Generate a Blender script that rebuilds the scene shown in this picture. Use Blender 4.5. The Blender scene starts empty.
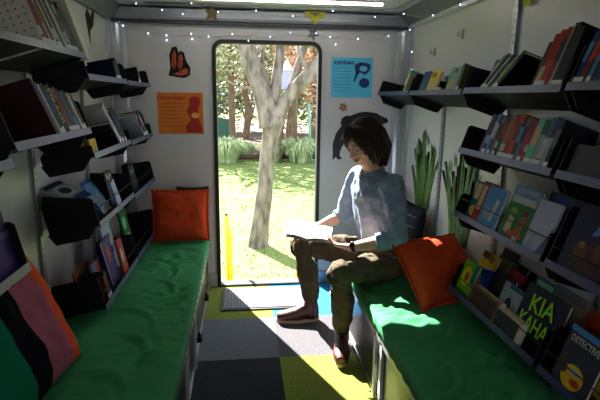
import bpy, bmesh, math, random
from mathutils import Vector, Matrix, noise
R = math.radians
scn = bpy.context.scene
col = scn.collection
# ------------------------------------------------------------ camera
cam = bpy.data.cameras.new('camera'); camo = bpy.data.objects.new('camera', cam); col.objects.link(camo)
cam.sensor_width = 36.0; cam.lens = 480.0 / 600.0 * 36.0; cam.clip_start = 0.02; cam.clip_end = 300
CAM_Z = 1.42
_y, _p, _r = R(6.9), R(12.1), R(0.7)
_w = Vector((math.sin(_y)*math.cos(_p), math.cos(_y)*math.cos(_p), -math.sin(_p)))
_rt = Vector((math.cos(_y), -math.sin(_y), 0)); _u = _rt.cross(_w)
_r2 = _rt*math.cos(_r) + _u*math.sin(_r); _u2 = _u*math.cos(_r) - _rt*math.sin(_r)
camo.matrix_world = Matrix((( _r2.x, _u2.x, -_w.x, 0), (_r2.y, _u2.y, -_w.y, 0), (_r2.z, _u2.z, -_w.z, CAM_Z), (0, 0, 0, 1)))
scn.camera = camo
# ------------------------------------------------------------ world, sun, exposure
world = bpy.data.worlds.new('world'); scn.world = world; world.use_nodes = True
wn = world.node_tree; wn.nodes.clear()
wo = wn.nodes.new('ShaderNodeOutputWorld'); bg = wn.nodes.new('ShaderNodeBackground')
bg.inputs['Color'].default_value = (0.80, 0.90, 1.0, 1); bg.inputs['Strength'].default_value = 1.5
wn.links.new(bg.outputs[0], wo.inputs[0])
sun = bpy.data.lights.new('sun', 'SUN'); sun.energy = 24.0; sun.angle = R(0.6); sun.color = (1.0, 0.96, 0.88)
suno = bpy.data.objects.new('sun', sun); col.objects.link(suno)
_d = Vector((0.385, -0.90, -0.76)).normalized()
suno.rotation_euler = _d.to_track_quat('-Z', 'Y').to_euler(); suno.location = (-4, 10, 9)
# fill lamp added unseen behind the camera, standing in for daylight from the rear
def area(name, loc, aim, sx, sy, e, c):
    l = bpy.data.lights.new(name, 'AREA'); l.shape = 'RECTANGLE'; l.size = sx; l.size_y = sy; l.energy = e; l.color = c
    o = bpy.data.objects.new(name, l); col.objects.link(o); o.location = loc
    o.rotation_euler = (Vector(aim) - Vector(loc)).to_track_quat('-Z', 'Y').to_euler(); return o
area('rear_fill_lamp', (0.15, -1.35, 1.45), (0.15, 3.0, 1.2), 1.0, 0.6, 1.8, (1.0, 0.93, 0.97))
scn.view_settings.view_transform = 'Standard'; scn.view_settings.look = 'None'
scn.view_settings.gamma = 1.0; scn.view_settings.exposure = 0.8; scn.view_settings.use_curve_mapping = False

# ------------------------------------------------------------ helpers
def srgb(c):
    return tuple((v/12.92 if v <= 0.04045 else ((v+0.055)/1.055)**2.4) for v in (x/255.0 for x in c))
_mats = {}
def mat(name, c, rough=0.6, var=0.12, scale=12.0, bump=0.0, metal=0.0, spec=0.5, c2=None, emit=None, stretch=None, bscale=None):
    """c, c2 in 0..255 sRGB; noise blends c to c2 (or a darker c)"""
    if name in _mats: return _mats[name]
    m = bpy.data.materials.new(name); m.use_nodes = True; nt = m.node_tree; b = nt.nodes['Principled BSDF']
    a = srgb(c); d = srgb(c2) if c2 else tuple(x*(1-var) for x in a)
    tc = nt.nodes.new('ShaderNodeTexCoord'); mp = nt.nodes.new('ShaderNodeMapping')
    if stretch: mp.inputs['Scale'].default_value = stretch
    nz = nt.nodes.new('ShaderNodeTexNoise'); nz.inputs['Scale'].default_value = scale; nz.inputs['Detail'].default_value = 5
    nt.links.new(tc.outputs['Object'], mp.inputs[0]); nt.links.new(mp.outputs[0], nz.inputs['Vector'])
    rp = nt.nodes.new('ShaderNodeValToRGB'); rp.color_ramp.elements[0].position = 0.35; rp.color_ramp.elements[1].position = 0.65
    rp.color_ramp.elements[0].color = (*d, 1); rp.color_ramp.elements[1].color = (*a, 1)
    nt.links.new(nz.outputs['Fac'], rp.inputs[0]); nt.links.new(rp.outputs[0], b.inputs['Base Color'])
    b.inputs['Roughness'].default_value = rough; b.inputs['Metallic'].default_value = metal
    b.inputs['Specular IOR Level'].default_value = spec
    if bump:
        bp = nt.nodes.new('ShaderNodeBump'); bp.inputs['Strength'].default_value = bump; bp.inputs['Distance'].default_value = 0.01
        n2 = nt.nodes.new('ShaderNodeTexNoise'); n2.inputs['Scale'].default_value = bscale or scale*4; n2.inputs['Detail'].default_value = 4
        nt.links.new(mp.outputs[0], n2.inputs['Vector']); nt.links.new(n2.outputs['Fac'], bp.inputs['Height']); nt.links.new(bp.outputs[0], b.inputs['Normal'])
    if emit:
        b.inputs['Emission Color'].default_value = (*srgb(emit[0]), 1); b.inputs['Emission Strength'].default_value = emit[1]
    _mats[name] = m; return m
def cmat(c, rough=0.45):      # plain printed colour for books, cached by colour
    g = sum(c)/3; d = tuple(max(0, min(255, (g + (x-g)*1.6)*(0.86 if g > 150 else 0.66))) for x in c)
    return mat('print_%d_%d_%d' % tuple(c), d, rough=max(rough, .6), var=0.18, scale=25, spec=0.2)

class MB:
    def __init__(s): s.bm = bmesh.new()
    def face(s, vs, mi=0):
        v = [s.bm.verts.new(p) for p in vs]; f = s.bm.faces.new(v); f.material_index = mi; return s
    def box(s, a, b, M=None, mi=0):
        x0, y0, z0 = a; x1, y1, z1 = b
        P = [(x0,y0,z0),(x1,y0,z0),(x1,y1,z0),(x0,y1,z0),(x0,y0,z1),(x1,y0,z1),(x1,y1,z1),(x0,y1,z1)]
        v = [s.bm.verts.new(M @ Vector(p) if M else p) for p in P]
        for f in ((0,3,2,1),(4,5,6,7),(0,1,5,4),(1,2,6,5),(2,3,7,6),(3,0,4,7)):
            s.bm.faces.new([v[i] for i in f]).material_index = mi
        return s
    def prism(s, poly, d, M=None, mi=0):   # poly: list of 3D points, d: extrusion vector
        d = Vector(d); A = [Vector(p) for p in poly]; Bv = [p + d for p in A]
        if M: A = [M @ p for p in A]; Bv = [M @ p for p in Bv]
        a = [s.bm.verts.new(p) for p in A]; b = [s.bm.verts.new(p) for p in Bv]; n = len(a)
        s.bm.faces.new(a[::-1]).material_index = mi; s.bm.faces.new(b).material_index = mi
        for i in range(n): s.bm.faces.new([a[i], a[(i+1)%n], b[(i+1)%n], b[i]]).material_index = mi
        return s
    def rings(s, rs, n=16, cap=True, mi=0):   # rs: list of (center, U, V) half-axis vectors
        L = []
        for c, U, V in rs:
            c = Vector(c); U = Vector(U); V = Vector(V)
            L.append([s.bm.verts.new(c + U*math.cos(2*math.pi*k/n) + V*math.sin(2*math.pi*k/n)) for k in range(n)])
        for a, b in zip(L, L[1:]):
            for k in range(n): s.bm.faces.new([a[k], a[(k+1)%n], b[(k+1)%n], b[k]]).material_index = mi
        if cap:
            s.bm.faces.new(L[0][::-1]).material_index = mi; s.bm.faces.new(L[-1]).material_index = mi
        return s
    def tube(s, pts, r, n=8, ball=False, mi=0):
        pts = [Vector(p) for p in pts]; rr = r if isinstance(r, (list, tuple)) else [r]*len(pts)
        rs = []; ref = None
        for i, p in enumerate(pts):
            t = (pts[min(i+1, len(pts)-1)] - pts[max(i-1, 0)]).normalized()
            if ref is None: ref = Vector((0,0,1)) if abs(t.z) < 0.9 else Vector((0,1,0))
            U = (ref - t*ref.dot(t)).normalized(); V = t.cross(U).normalized(); ref = U
            rs.append((p, U*rr[i], V*rr[i]))
        s.rings(rs, n, mi=mi)
        if ball:
            for p, q in zip(pts, rr): s.ball(p, (q*0.99,)*3, n=n)
        return s
    def ball(s, c, rad, M=None, n=12, mi=0):
        c = Vector(c); rows = max(5, n//2+1)
        top = None; L = []
        for i in range(1, rows):
            th = math.pi*i/rows; row = []
            for k in range(n):
                ph = 2*math.pi*k/n
                p = Vector((rad[0]*math.sin(th)*math.cos(ph), rad[1]*math.sin(th)*math.sin(ph), rad[2]*math.cos(th)))
                if M: p = M @ p
                row.append(s.bm.verts.new(c + p))
            L.append(row)
        pz = Vector((0,0,rad[2])); pz = M @ pz if M else pz
        a = s.bm.verts.new(c + pz); b = s.bm.verts.new(c - pz)
        for k in range(n):
            s.bm.faces.new([a, L[0][k], L[0][(k+1)%n]]).material_index = mi; s.bm.faces.new([b, L[-1][(k+1)%n], L[-1][k]]).material_index = mi
        for r0, r1 in zip(L, L[1:]):
            for k in range(n): s.bm.faces.new([r0[k], r1[k], r1[(k+1)%n], r0[(k+1)%n]]).material_index = mi
        return s
    def mesh(s, name, off=None):
        if off is not None: bmesh.ops.translate(s.bm, verts=s.bm.verts, vec=-Vector(off))
        bmesh.ops.recalc_face_normals(s.bm, faces=s.bm.faces)
        me = bpy.data.meshes.new(name); s.bm.to_mesh(me); s.bm.free(); return me
    def build(s, name, m, parent=None, smooth=False, bevel=0):
        off = parent.location if (parent is not None and parent.get('_abs')) else None
        return link(name, s.mesh(name, off), m, parent, smooth, bevel)
def link(name, me, m, parent=None, smooth=False, bevel=0):
    o = bpy.data.objects.new(name, me); col.objects.link(o)
    for x in (m if isinstance(m, (list, tuple)) else [m]): me.materials.append(x)
    if parent is not None: o.parent = parent; 
    if parent is not None and parent.get('_abs'): pass
    if smooth: me.shade_smooth()
    if bevel:
        b = o.modifiers.new('bevel', 'BEVEL'); b.width = bevel; b.segments = 2; b.limit_method = 'ANGLE'
    return o
def tag(o, label=None, cat=None, group=None, kind=None):
    if label: o['label'] = label
    if cat: o['category'] = cat
    if group: o['group'] = group
    if kind: o['kind'] = kind
    return o
def thing(name, label, cat, loc=(0,0,0), group=None):
    o = bpy.data.objects.new(name, None); col.objects.link(o); o.location = loc; o.empty_display_size = 0.05
    o['_abs'] = 1
    return tag(o, label, cat, group)
def struct(o): o['kind'] = 'structure'; return o
def fuse(mb, name, voxel=0.006, smooth=4, parent=None, m=None, disp=None, target=None):
    """one continuous skin over overlapping shapes"""
    me = mb.mesh(name + '_raw'); o = bpy.data.objects.new(name + '_raw', me); col.objects.link(o)
    r = o.modifiers.new('r', 'REMESH'); r.mode = 'VOXEL'; r.voxel_size = voxel
    sm = o.modifiers.new('s', 'SMOOTH'); sm.iterations = smooth; sm.factor = 0.5
    dg = bpy.context.evaluated_depsgraph_get(); ev = o.evaluated_get(dg)
    out = bpy.data.meshes.new_from_object(ev); bpy.data.objects.remove(o); bpy.data.meshes.remove(me)
    if disp:
        n = len(out.vertices); co = [0.0]*(3*n); nm = [0.0]*(3*n); out.vertices.foreach_get('co', co); out.vertex_normals.foreach_get('vector', nm)
        for k in range(n):
            d = disp(Vector(co[3*k:3*k+3]))
            co[3*k] += nm[3*k]*d; co[3*k+1] += nm[3*k+1]*d; co[3*k+2] += nm[3*k+2]*d
        out.vertices.foreach_set('co', co); out.update()
    if parent is not None and parent.get('_abs'):
        out.transform(Matrix.Translation(-parent.location))
    out.name = name
    return link(name, out, m, parent, smooth=True)
def text_mesh(txt, size, depth=0.0006, sx=1.0, bold=0.0):
    cu = bpy.data.curves.new('t', 'FONT'); cu.body = txt; cu.size = size; cu.extrude = depth; cu.align_x = 'CENTER'; cu.align_y = 'CENTER'; cu.offset = bold
    cu.resolution_u = 2
    o = bpy.data.objects.new('t', cu); col.objects.link(o)
    dg = bpy.context.evaluated_depsgraph_get(); me = bpy.data.meshes.new_from_object(o.evaluated_get(dg))
    bpy.data.objects.remove(o); me.transform(Matrix.Diagonal((sx, 1, 1, 1))); me.materials.clear(); return me
def frame(o, x, y, z, loc):          # matrix from three axes
    x, y, z = Vector(x), Vector(y), Vector(z)
    return Matrix(((x.x, y.x, z.x, loc[0]), (x.y, y.y, z.y, loc[1]), (x.z, y.z, z.z, loc[2]), (0,0,0,1)))

# ------------------------------------------------------------ materials
WALL = mat('white_wall_panel', (207, 202, 202), rough=0.35, var=0.05, scale=3)
CEIL = mat('ceiling_panel', (200, 199, 190), rough=0.4, var=0.05, scale=3)
ALU = mat('brushed_aluminium', (160, 162, 166), rough=0.38, metal=0.7, var=0.15, scale=30, stretch=(1, 1, 6))
ALUW = mat('pale_aluminium', (205, 206, 210), rough=0.35, metal=0.3, var=0.08)
RUBBER = mat('black_rubber', (12, 12, 13), rough=0.5)
BLACK = mat('black_shelf_steel', (7, 7, 9), rough=0.5, var=0.2, spec=0.25)
LIP = mat('blue_grey_shelf_edge', (66, 72, 108), rough=0.4, var=0.12)
GREEN = mat('green_velour', (62, 144, 92), rough=0.85, var=0.14, scale=6, bump=0.3, bscale=160, spec=0.15)
ORANGE = mat('orange_cotton', (208, 74, 38), rough=0.9, var=0.12, scale=8, bump=0.4, bscale=200, spec=0.1)
PAPER = mat('book_paper', (222, 216, 200), rough=0.9, var=0.1, scale=60, stretch=(40, 1, 1))
STICK = mat('white_label', (225, 226, 230), rough=0.6, var=0.03)

# ------------------------------------------------------------ room shell
XL, XR, YE, YB, ZC, ZH = -0.87, 1.20, 3.5, -1.45, 2.0, 1.90
DX0, DX1, DZ = -0.18, 0.545, 1.78
lime = mat('lime_carpet', (138, 148, 70), rough=0.95, c2=(112, 122, 50), scale=90, bump=0.6, bscale=300, spec=0.1)
grey = mat('grey_carpet', (122, 126, 138), rough=0.95, c2=(98, 102, 114), scale=90, bump=0.6, bscale=300, spec=0.1)
dark = mat('charcoal_carpet', (58, 60, 66), rough=0.95, c2=(42, 44, 50), scale=90, bump=0.6, bscale=300, spec=0.1)
mid = mat('mid_grey_carpet', (104, 102, 106), rough=0.95, c2=(84, 82, 88), scale=90, bump=0.6, bscale=300, spec=0.1)
blue = mat('sky_blue_carpet', (52, 140, 196), rough=0.95, c2=(40, 118, 176), scale=90, bump=0.6, bscale=300, spec=0.1)
fl = MB()
tiles = {0: [0, 0, 4], 1: [0, 0, 4], 2: [1, 1, 3], 3: [2, 2, 0], 4: [0, 1, 2], 11: [1, 4, 2], 5: [2, 0, 1], 6: [0, 1, 2], 7: [1, 4, 3], 8: [2, 0, 1], 9: [1, 2, 0], 10: [0, 1, 2]}
for r in range(12):
    y1 = 3.43 + 0.5 - 0.5*r; y0 = max(y1 - 0.5, YB); y1 = min(y1, YE + 0.03)
    if y1 <= YB: break
    for c, (x0, x1) in enumerate(((XL, -0.31), (-0.31, 0.19), (0.19, 0.69), (0.69, XR))):
        mi = [tiles[r][0], tiles[r][1], tiles[r][2], tiles[r][0]][c]
        if r == 0 and c == 1: mi = 0
        if r < 2 and c == 3: mi = 4
        if r == 2 and c == 3: mi = 3
        fl.box((x0, y0, -0.03), (x1, y1, 0), mi=mi)
struct(fl.build('floor', [lime, grey, dark, mid, blue]))
# end wall with rounded doorway
def rrect(x0, x1, z0, z1, r, n=6, bottom=True):
    pts = []
    for cx, cz, a0 in ((x1-r, z1-r, 0), (x0+r, z1-r, 90)):
        for k in range(n+1):
            a = R(a0 + 90*k/n); pts.append((cx + r*math.cos(a), cz + r*math.sin(a)))
    pts.append((x0, z0)); pts.append((x1, z0))
    return pts
hole = rrect(DX0, DX1, 0.0, DZ, 0.055)
def ringwall(mb, inner, outer, y0, y1):
    n = len(inner)
    I0 = [mb.bm.verts.new((x, y0, z)) for x, z in inner]; O0 = [mb.bm.verts.new((x, y0, z)) for x, z in outer]
    I1 = [mb.bm.verts.new((x, y1, z)) for x, z in inner]; O1 = [mb.bm.verts.new((x, y1, z)) for x, z in outer]
    for i in range(n):
        j = (i+1) % n
        if i == n-2: continue    # open at the sill
        mb.bm.faces.new([O0[i], O0[j], I0[j], I0[i]]); mb.bm.faces.new([O1[j], O1[i], I1[i], I1[j]])
        mb.bm.faces.new([I0[i], I0[j], I1[j], I1[i]]); mb.bm.faces.new([O0[j], O0[i], O1[i], O1[j]])
w = MB()
outer = []
for (x, z) in hole[:7]: outer.append((XR+0.05, ZC+0.1) if z > DZ-0.03 and False else (XR + 0.05, z if z < DZ-0.05 else ZC + 0.12))
outer = []
for k in range(7): outer.append((XR + 0.05, ZC + 0.12))
for k in range(7): outer.append((XL - 0.05, ZC + 0.12))
outer.append((XL - 0.05, 0.0)); outer.append((XR + 0.05, 0.0))
# split corners so that the panel faces stay flat and clean
ringwall(w, hole, outer, YE, YE + 0.05)
wo_ = w.build('wall_end', WALL)
struct(wo_)
# door: black rubber seal and threshold
dfr = thing('door_1', None, None, (0.18, YE, 0)); dfr['kind'] = 'structure'
m = MB(); inn = rrect(DX0+0.004, DX1-0.004, 0.0, DZ-0.004, 0.052); out = rrect(DX0-0.022, DX1+0.022, 0.0, DZ+0.022, 0.075)
ringwall(m, inn, out, YE-0.014, YE+0.056); m.build('door_seal', RUBBER, dfr)
m = MB(); m.box((DX0-0.02, YE-0.02, 0.0), (DX1+0.02, YE+0.07, 0.012)); m.build('threshold', RUBBER, dfr)
m = MB()
for k in range(5): m.box((DX0, YE-0.012+k*0.016, 0.012), (DX1, YE-0.006+k*0.016, 0.016))
m.build('threshold_tread', ALU, dfr)
# side walls
struct(MB().box((XL-0.05, YB, 0), (XL, YE, ZC+0.1)).build('wall_left', WALL))
struct(MB().box((XR, YB, 0), (XR+0.05, YE, ZC+0.1)).build('wall_right', WALL))
# wall behind the camera with its window opening
w = MB()
w.box((XL, YB-0.05, 0), (XR, YB, 1.1)); w.box((XL, YB-0.05, 1.8), (XR, YB, ZC+0.1)); w.box((XL, YB-0.05, 1.1), (-0.4, YB, 1.8)); w.box((0.7, YB-0.05, 1.1), (XR, YB, 1.8))
struct(w.build('wall_back', WALL))
w = MB(); w.box((-0.42, YB-0.03, 1.08), (0.72, YB+0.02, 1.1)); w.box((-0.42, YB-0.03, 1.8), (0.72, YB+0.02, 1.82)); w.box((-0.42, YB-0.03, 1.1), (-0.4, YB+0.02, 1.8)); w.box((0.7, YB-0.03, 1.1), (0.72, YB+0.02, 1.8))
struct(w.build('window_1', ALU))
struct(MB().box((XL-0.05, YB-0.05, ZC), (XR+0.05, YE+0.05, ZC+0.06)).build('ceiling', CEIL))
# header beam, coves and seams
m = MB()
m.prism([(XL, YE-0.005, ZH), (XL, YE-0.03, ZH), (XL, YE-0.055, ZH+0.012), (XL, YE-0.06, ZH+0.03), (XL, YE-0.06, ZH+0.082), (XL, YE-0.005, ZH+0.1)], (XR-XL, 0, 0))
struct(m.build('trim_1', mat('header_grey', (150, 152, 158), rough=0.4, metal=0.35, var=0.06)))
struct(MB().box((XL, YE-0.066, ZH-0.008), (XR, YE-0.001, ZH+0.002)).build('trim_2', mat('dark_trim', (60, 60, 66), rough=0.5)))
struct(MB().box((XR-0.03, YB, ZH), (XR, YE-0.06, ZH+0.022)).build('trim_3', ALUW))
m = MB(); m.prism([(XR-0.001, YB, ZH+0.02), (XR-0.028, YB, ZH+0.02), (XR-0.11, YB, ZC-0.001), (XR-0.001, YB, ZC-0.001)], (0, YE-0.06-YB, 0))
struct(m.build('trim_4', mat('cove_grey', (112, 113, 118), rough=0.5, metal=0.2)))
m = MB(); m.prism([(XL+0.001, YB, ZH), (XL+0.03, YB, ZH), (XL+0.09, YB, ZC-0.001), (XL+0.001, YB, ZC-0.001)], (0, YE-0.06-YB, 0))
struct(m.build('trim_5', _mats['cove_grey']))
# curved aluminium strap round the far right of the ceiling
m = MB(); pts = [(-0.6, 3.32, ZC-0.006)] + [(0.93+0.09*math.sin(a), 3.23+0.09*math.cos(a), ZC-0.006) for a in [R(15*k) for k in range(7)]] + [(1.02, 1.2, ZC-0.006)]
m.tube(pts, 0.008, 6); struct(m.build('trim_6', ALU, smooth=True))
# rounded corner posts
for n, sx, X in ((7, 1, XL), (8, -1, XR)):
    m = MB(); poly = [(X, YE-0.001, 0)]
    poly += [(X + sx*0.105, YE-0.001, 0)] + [(X + sx*(0.105 - 0.085*math.sin(R(a))), YE - 0.012 - 0.085*(1-math.cos(R(a))), 0) for a in (0, 15, 30, 45, 60, 75, 90)] + [(X + sx*0.001, YE-0.10, 0)]
    m.prism(poly, (0, 0, ZH)); o = m.build('trim_%d' % n, mat('satin_corner', (186, 188, 192), rough=0.25, metal=0.5, var=0.06), smooth=False); struct(o)
# skirting
struct(MB().box((XL, YE-0.012, 0), (DX0-0.025, YE-0.001, 0.10)).build('baseboard_left', ALUW))
struct(MB().box((DX1+0.025, YE-0.012, 0), (XR, YE-0.001, 0.10)).build('baseboard_right', ALU))

# ------------------------------------------------------------ outside ground
GZ = -0.35
grass_m = mat('lawn_grass', (100, 118, 64), rough=0.9, c2=(118, 132, 80), scale=5, bump=0.8, bscale=60, spec=0.1)
m = MB(); m.box((-30, YE+0.15, GZ-0.1), (34, 60, GZ)); struct(m.build('ground', grass_m))
m = MB()
rng = random.Random(3)
for k in range(5000):      # short blades close to the door
    x = rng.uniform(-1.1, 2.6); y = 3.8 + rng.random()**1.6*8
    h = rng.uniform(0.012, 0.03); a = rng.uniform(0, 6.28); s = 0.008 + 0.0015*(y-3.8)
    dx, dy = math.cos(a)*s, math.sin(a)*s
    m.face([(x-dx, y-dy, GZ), (x+dx, y+dy, GZ), (x+rng.uniform(-.02, .02), y+rng.uniform(-.02, .02), GZ+h)])
tag(m.build('grass', mat('grass_blades', (140, 150, 96), rough=0.8, c2=(120, 134, 74), scale=3)), 'short sunlit lawn grass outside the doorway', 'grass', kind='stuff')
bed = mat('bark_mulch', (96, 74, 60), rough=0.95, c2=(60, 46, 40), scale=30, bump=0.8)
m = MB(); m.box((-30, 13.9, GZ), (34, 34, GZ+0.04)); struct(m.build('ground_bed', bed))

# ------------------------------------------------------------ trees
bark = mat('grey_bark', (136, 128, 118), rough=0.95, c2=(84, 78, 70), scale=14, bump=1.0, bscale=50, stretch=(1, 1, 0.35), spec=0.1)
bark2 = mat('brown_bark', (140, 120, 100), rough=0.95, c2=(104, 88, 74), scale=14, bump=1.0, stretch=(1, 1, 0.3), spec=0.1)
def limb(mb, pts, rr, n=10, seed=0, steps=5, amp=0.25):
    P = [Vector(p) for p in pts]; out = []; ro = []
    for i in range(len(P)-1):
        p0 = P[max(i-1, 0)]; p1 = P[i]; p2 = P[i+1]; p3 = P[min(i+2, len(P)-1)]
        for k in range(steps if i < len(P)-2 else steps+1):
            t = k/steps
            q = 0.5*((2*p1) + (p2-p0)*t + (2*p0-5*p1+4*p2-p3)*t*t + (3*p1-p0-3*p2+p3)*t**3)
            r = rr[i]*(1-t) + rr[i+1]*t
            q = q + noise.noise_vector(q*1.7 + Vector((seed, 0, 0)))*r*amp
            out.append(q); ro.append(r*(1 + 0.10*noise.noise(q*5 + Vector((seed, 3, 1)))))
    mb.tube(out, ro, n)
tr = thing('tree', 'large grey-barked forked tree standing on the lawn outside the doorway', 'tree', (0.18, 5.6, GZ))
m = MB()
limb(m, [(0.17, 5.6, GZ-0.05), (0.19, 5.6, -0.1), (0.26, 5.6, 0.45), (0.32, 5.6, 0.9), (0.35, 5.6, 1.2)], [0.15, 0.108, 0.088, 0.098, 0.13], n=18, seed=1)
m.build('trunk', bark, tr, smooth=True)
def branch(pts, rr, seed):
    m = MB(); limb(m, pts, rr, n=12, seed=seed); m.build('branch', bark, tr, smooth=True)
branch([(0.33, 5.6, 1.08), (0.24, 5.62, 1.45), (0.10, 5.65, 1.85), (-0.05, 5.7, 2.3), (-0.25, 5.8, 3.0)], [0.13, 0.11, 0.10, 0.085, 0.05], 2)
branch([(0.34, 5.6, 1.1), (0.52, 5.58, 1.42), (0.80, 5.52, 1.72), (1.2, 5.45, 2.1), (1.7, 5.4, 2.6)], [0.12, 0.075, 0.085, 0.07, 0.04], 3)
branch([(0.35, 5.6, 1.12), (0.38, 5.68, 1.5), (0.45, 5.75, 2.0), (0.5, 5.8, 2.8)], [0.10, 0.06, 0.055, 0.04], 4)
branch([(0.55, 5.58, 1.48), (0.72, 5.7, 2.0), (0.95, 5.8, 2.6)], [0.045, 0.038, 0.025], 5)
branch([(0.27, 5.62, 1.35), (0.12, 5.60, 1.50), (-0.02, 5.58, 1.52), (-0.18, 5.56, 1.60)], [0.022, 0.016, 0.012, 0.006], 8)
branch([(0.30, 5.66, 1.20), (0.30, 5.72, 1.55), (0.24, 5.75, 1.80), (0.30, 5.75, 2.2)], [0.04, 0.028, 0.024, 0.015], 9)
branch([(0.78, 5.52, 1.70), (0.66, 5.50, 1.85), (0.60, 5.50, 2.1)], [0.03, 0.02, 0.01], 10)
branch([(0.1, 5.65, 1.85), (0.25, 5.7, 2.0), (0.36, 5.75, 2.3)], [0.04, 0.03, 0.02], 7)
def twigs(name, mt, parent, cx, cy, cz, rx, ry, rz, n, size, seed, flat=0.5):
    g = random.Random(seed); m = MB()
    clumps = [(g.gauss(0, .42), g.gauss(0, .42), g.gauss(0, .42)) for _ in range(max(6, n//60))]
    for k in range(n):
        c = clumps[g.randrange(len(clumps))]
        x = cx + rx*(c[0] + g.gauss(0, .17)); y = cy + ry*(c[1] + g.gauss(0, .17)); z = cz + rz*(c[2] + g.gauss(0, .17))
        a = Vector((g.uniform(-1, 1), g.uniform(-1, 1), g.uniform(-1, 1)*flat)).normalized()*size*g.uniform(.6, 1.3)
        b = a.cross(Vector((g.uniform(-1, 1), g.uniform(-1, 1), g.uniform(-1, 1)))).normalized()*size*g.uniform(.25, .5)
        p = Vector((x, y, z)); m.face([p-a, p+b, p+a, p-b])
    return m.build(name, mt, parent)
leafP = mat('pale_leaf', (208, 206, 178), rough=0.7, c2=(160, 160, 124), scale=2)
leafG = mat('green_leaf', (150, 164, 110), rough=0.7, c2=(102, 120, 70), scale=2)
leafD = mat('deep_leaf', (66, 84, 52), rough=0.7, c2=(44, 58, 34), scale=2)
leafR = mat('russet_leaf', (214, 172, 138), rough=0.7, c2=(176, 128, 106), scale=2)
twigs('foliage', leafP, tr, 1.5, 5.6, 3.1, 0.8, 0.5, 0.5, 500, 0.035, 11)
# trees behind
def bgtree(x, y, h, r, lm, label, seed, cz=0.62, cr=1.0, n=900, size=0.14, bm_=None, lean=0.0, low=None):
    t = thing('tree', label, 'tree', (x, y, GZ), 'trees behind the lawn'); m = MB(); g = random.Random(seed)
    limb(m, [(x, y, GZ-0.05), (x+lean*.3, y, GZ+h*.35), (x+lean*.7, y, GZ+h*.65), (x+lean, y, GZ+h*.95)], [r*1.25, r, r*.8, r*.3], n=10, seed=seed, amp=0.8)
    m.build('trunk', bm_ or bark2, t, smooth=True)
    for k in range(5):
        z0 = GZ + h*g.uniform(.25, .7); a = g.uniform(0, 6.28); L = g.uniform(.8, 1.9)
        x1, y1 = x+lean*z0/h + math.cos(a)*L, y + math.sin(a)*L*.5
        m = MB(); limb(m, [(x+lean*(z0-GZ)/h, y, z0), ((x+lean*(z0-GZ)/h+x1)/2, (y+y1)/2, z0+L*.35), (x1, y1, z0+L*.9)], [r*.45, r*.3, r*.12], n=7, seed=seed+k, amp=1.0)
        m.build('branch', bm_ or bark2, t, smooth=True)
    twigs('foliage', lm, t, x+lean*.6, y, GZ+h*cz, cr*1.25, cr*1.0, h*.30 if low is None else low, n, size, seed)
    return t
bgtree(-1.15, 15.0, 6.0, 0.13, leafP, 'slim brown tree with pale foliage at the doorway\'s left edge', 21, cr=1.3, n=1300, size=0.11)
bgtree(-0.35, 17.0, 6.5, 0.10, leafG, 'thin tree with mid green foliage left of the forked tree', 22, cr=1.4, n=1500, size=0.12)
bgtree(1.15, 14.6, 7.0, 0.15, leafP, 'straight brown tree seen just right of the main fork', 23, cr=1.4, n=1300, size=0.10, lean=-0.1, cz=0.7)
bgtree(2.15, 14.2, 5.2, 0.14, leafR, 'tree with russet orange foliage at the doorway\'s right edge', 24, cr=0.95, n=2400, size=0.09, cz=0.5)
bgtree(1.75, 17.5, 6.0, 0.16, leafP, 'brown double-width trunk behind the russet tree', 25, cr=1.3, n=1300, size=0.12)
bgtree(0.2, 20.0, 7.0, 0.12, leafP, 'far pale tree glimpsed between the fork and the left trunk', 26, cr=2.0, n=1500, size=0.15)
bgtree(-2.0, 19.0, 7.0, 0.16, leafG, 'green tree far behind the left edge of the lawn', 27, cr=1.7, n=1300, size=0.15)
bgtree(3.4, 19.0, 7.0, 0.16, leafG, 'green tree far behind the right edge of the lawn', 28, cr=1.7, n=1300, size=0.15)
# tall dark shrubs closing the view
for i, (x, y, h, lm, lab) in enumerate(((-1.8, 24, 4.2, leafG, 'tall green shrub at the back on the left'), (0.3, 25, 5.0, leafP, 'tall pale shrub at the back behind the fork'), (2.4, 24, 4.6, leafG, 'tall green shrub at the back behind the playground'), (4.6, 25, 4.8, leafP, 'tall pale shrub at the back on the far right'))):
    t = thing('shrub', lab, 'shrub', (x, y, GZ), 'tall shrubs at the back'); m = MB()
    for k in range(6):
        a = k*1.05; limb(m, [(x, y, GZ), (x+math.cos(a)*.5, y+math.sin(a)*.3, GZ+h*.4), (x+math.cos(a)*1.0, y+math.sin(a)*.5, GZ+h*.85)], [.05, .035, .015], n=5, seed=i*9+k)
    m.build('stem', bark2, t, smooth=True)
    twigs('foliage', lm, t, x, y, GZ+h*.5, 2.4, 1.2, h*.55, 2600, 0.15, 60+i)
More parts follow.
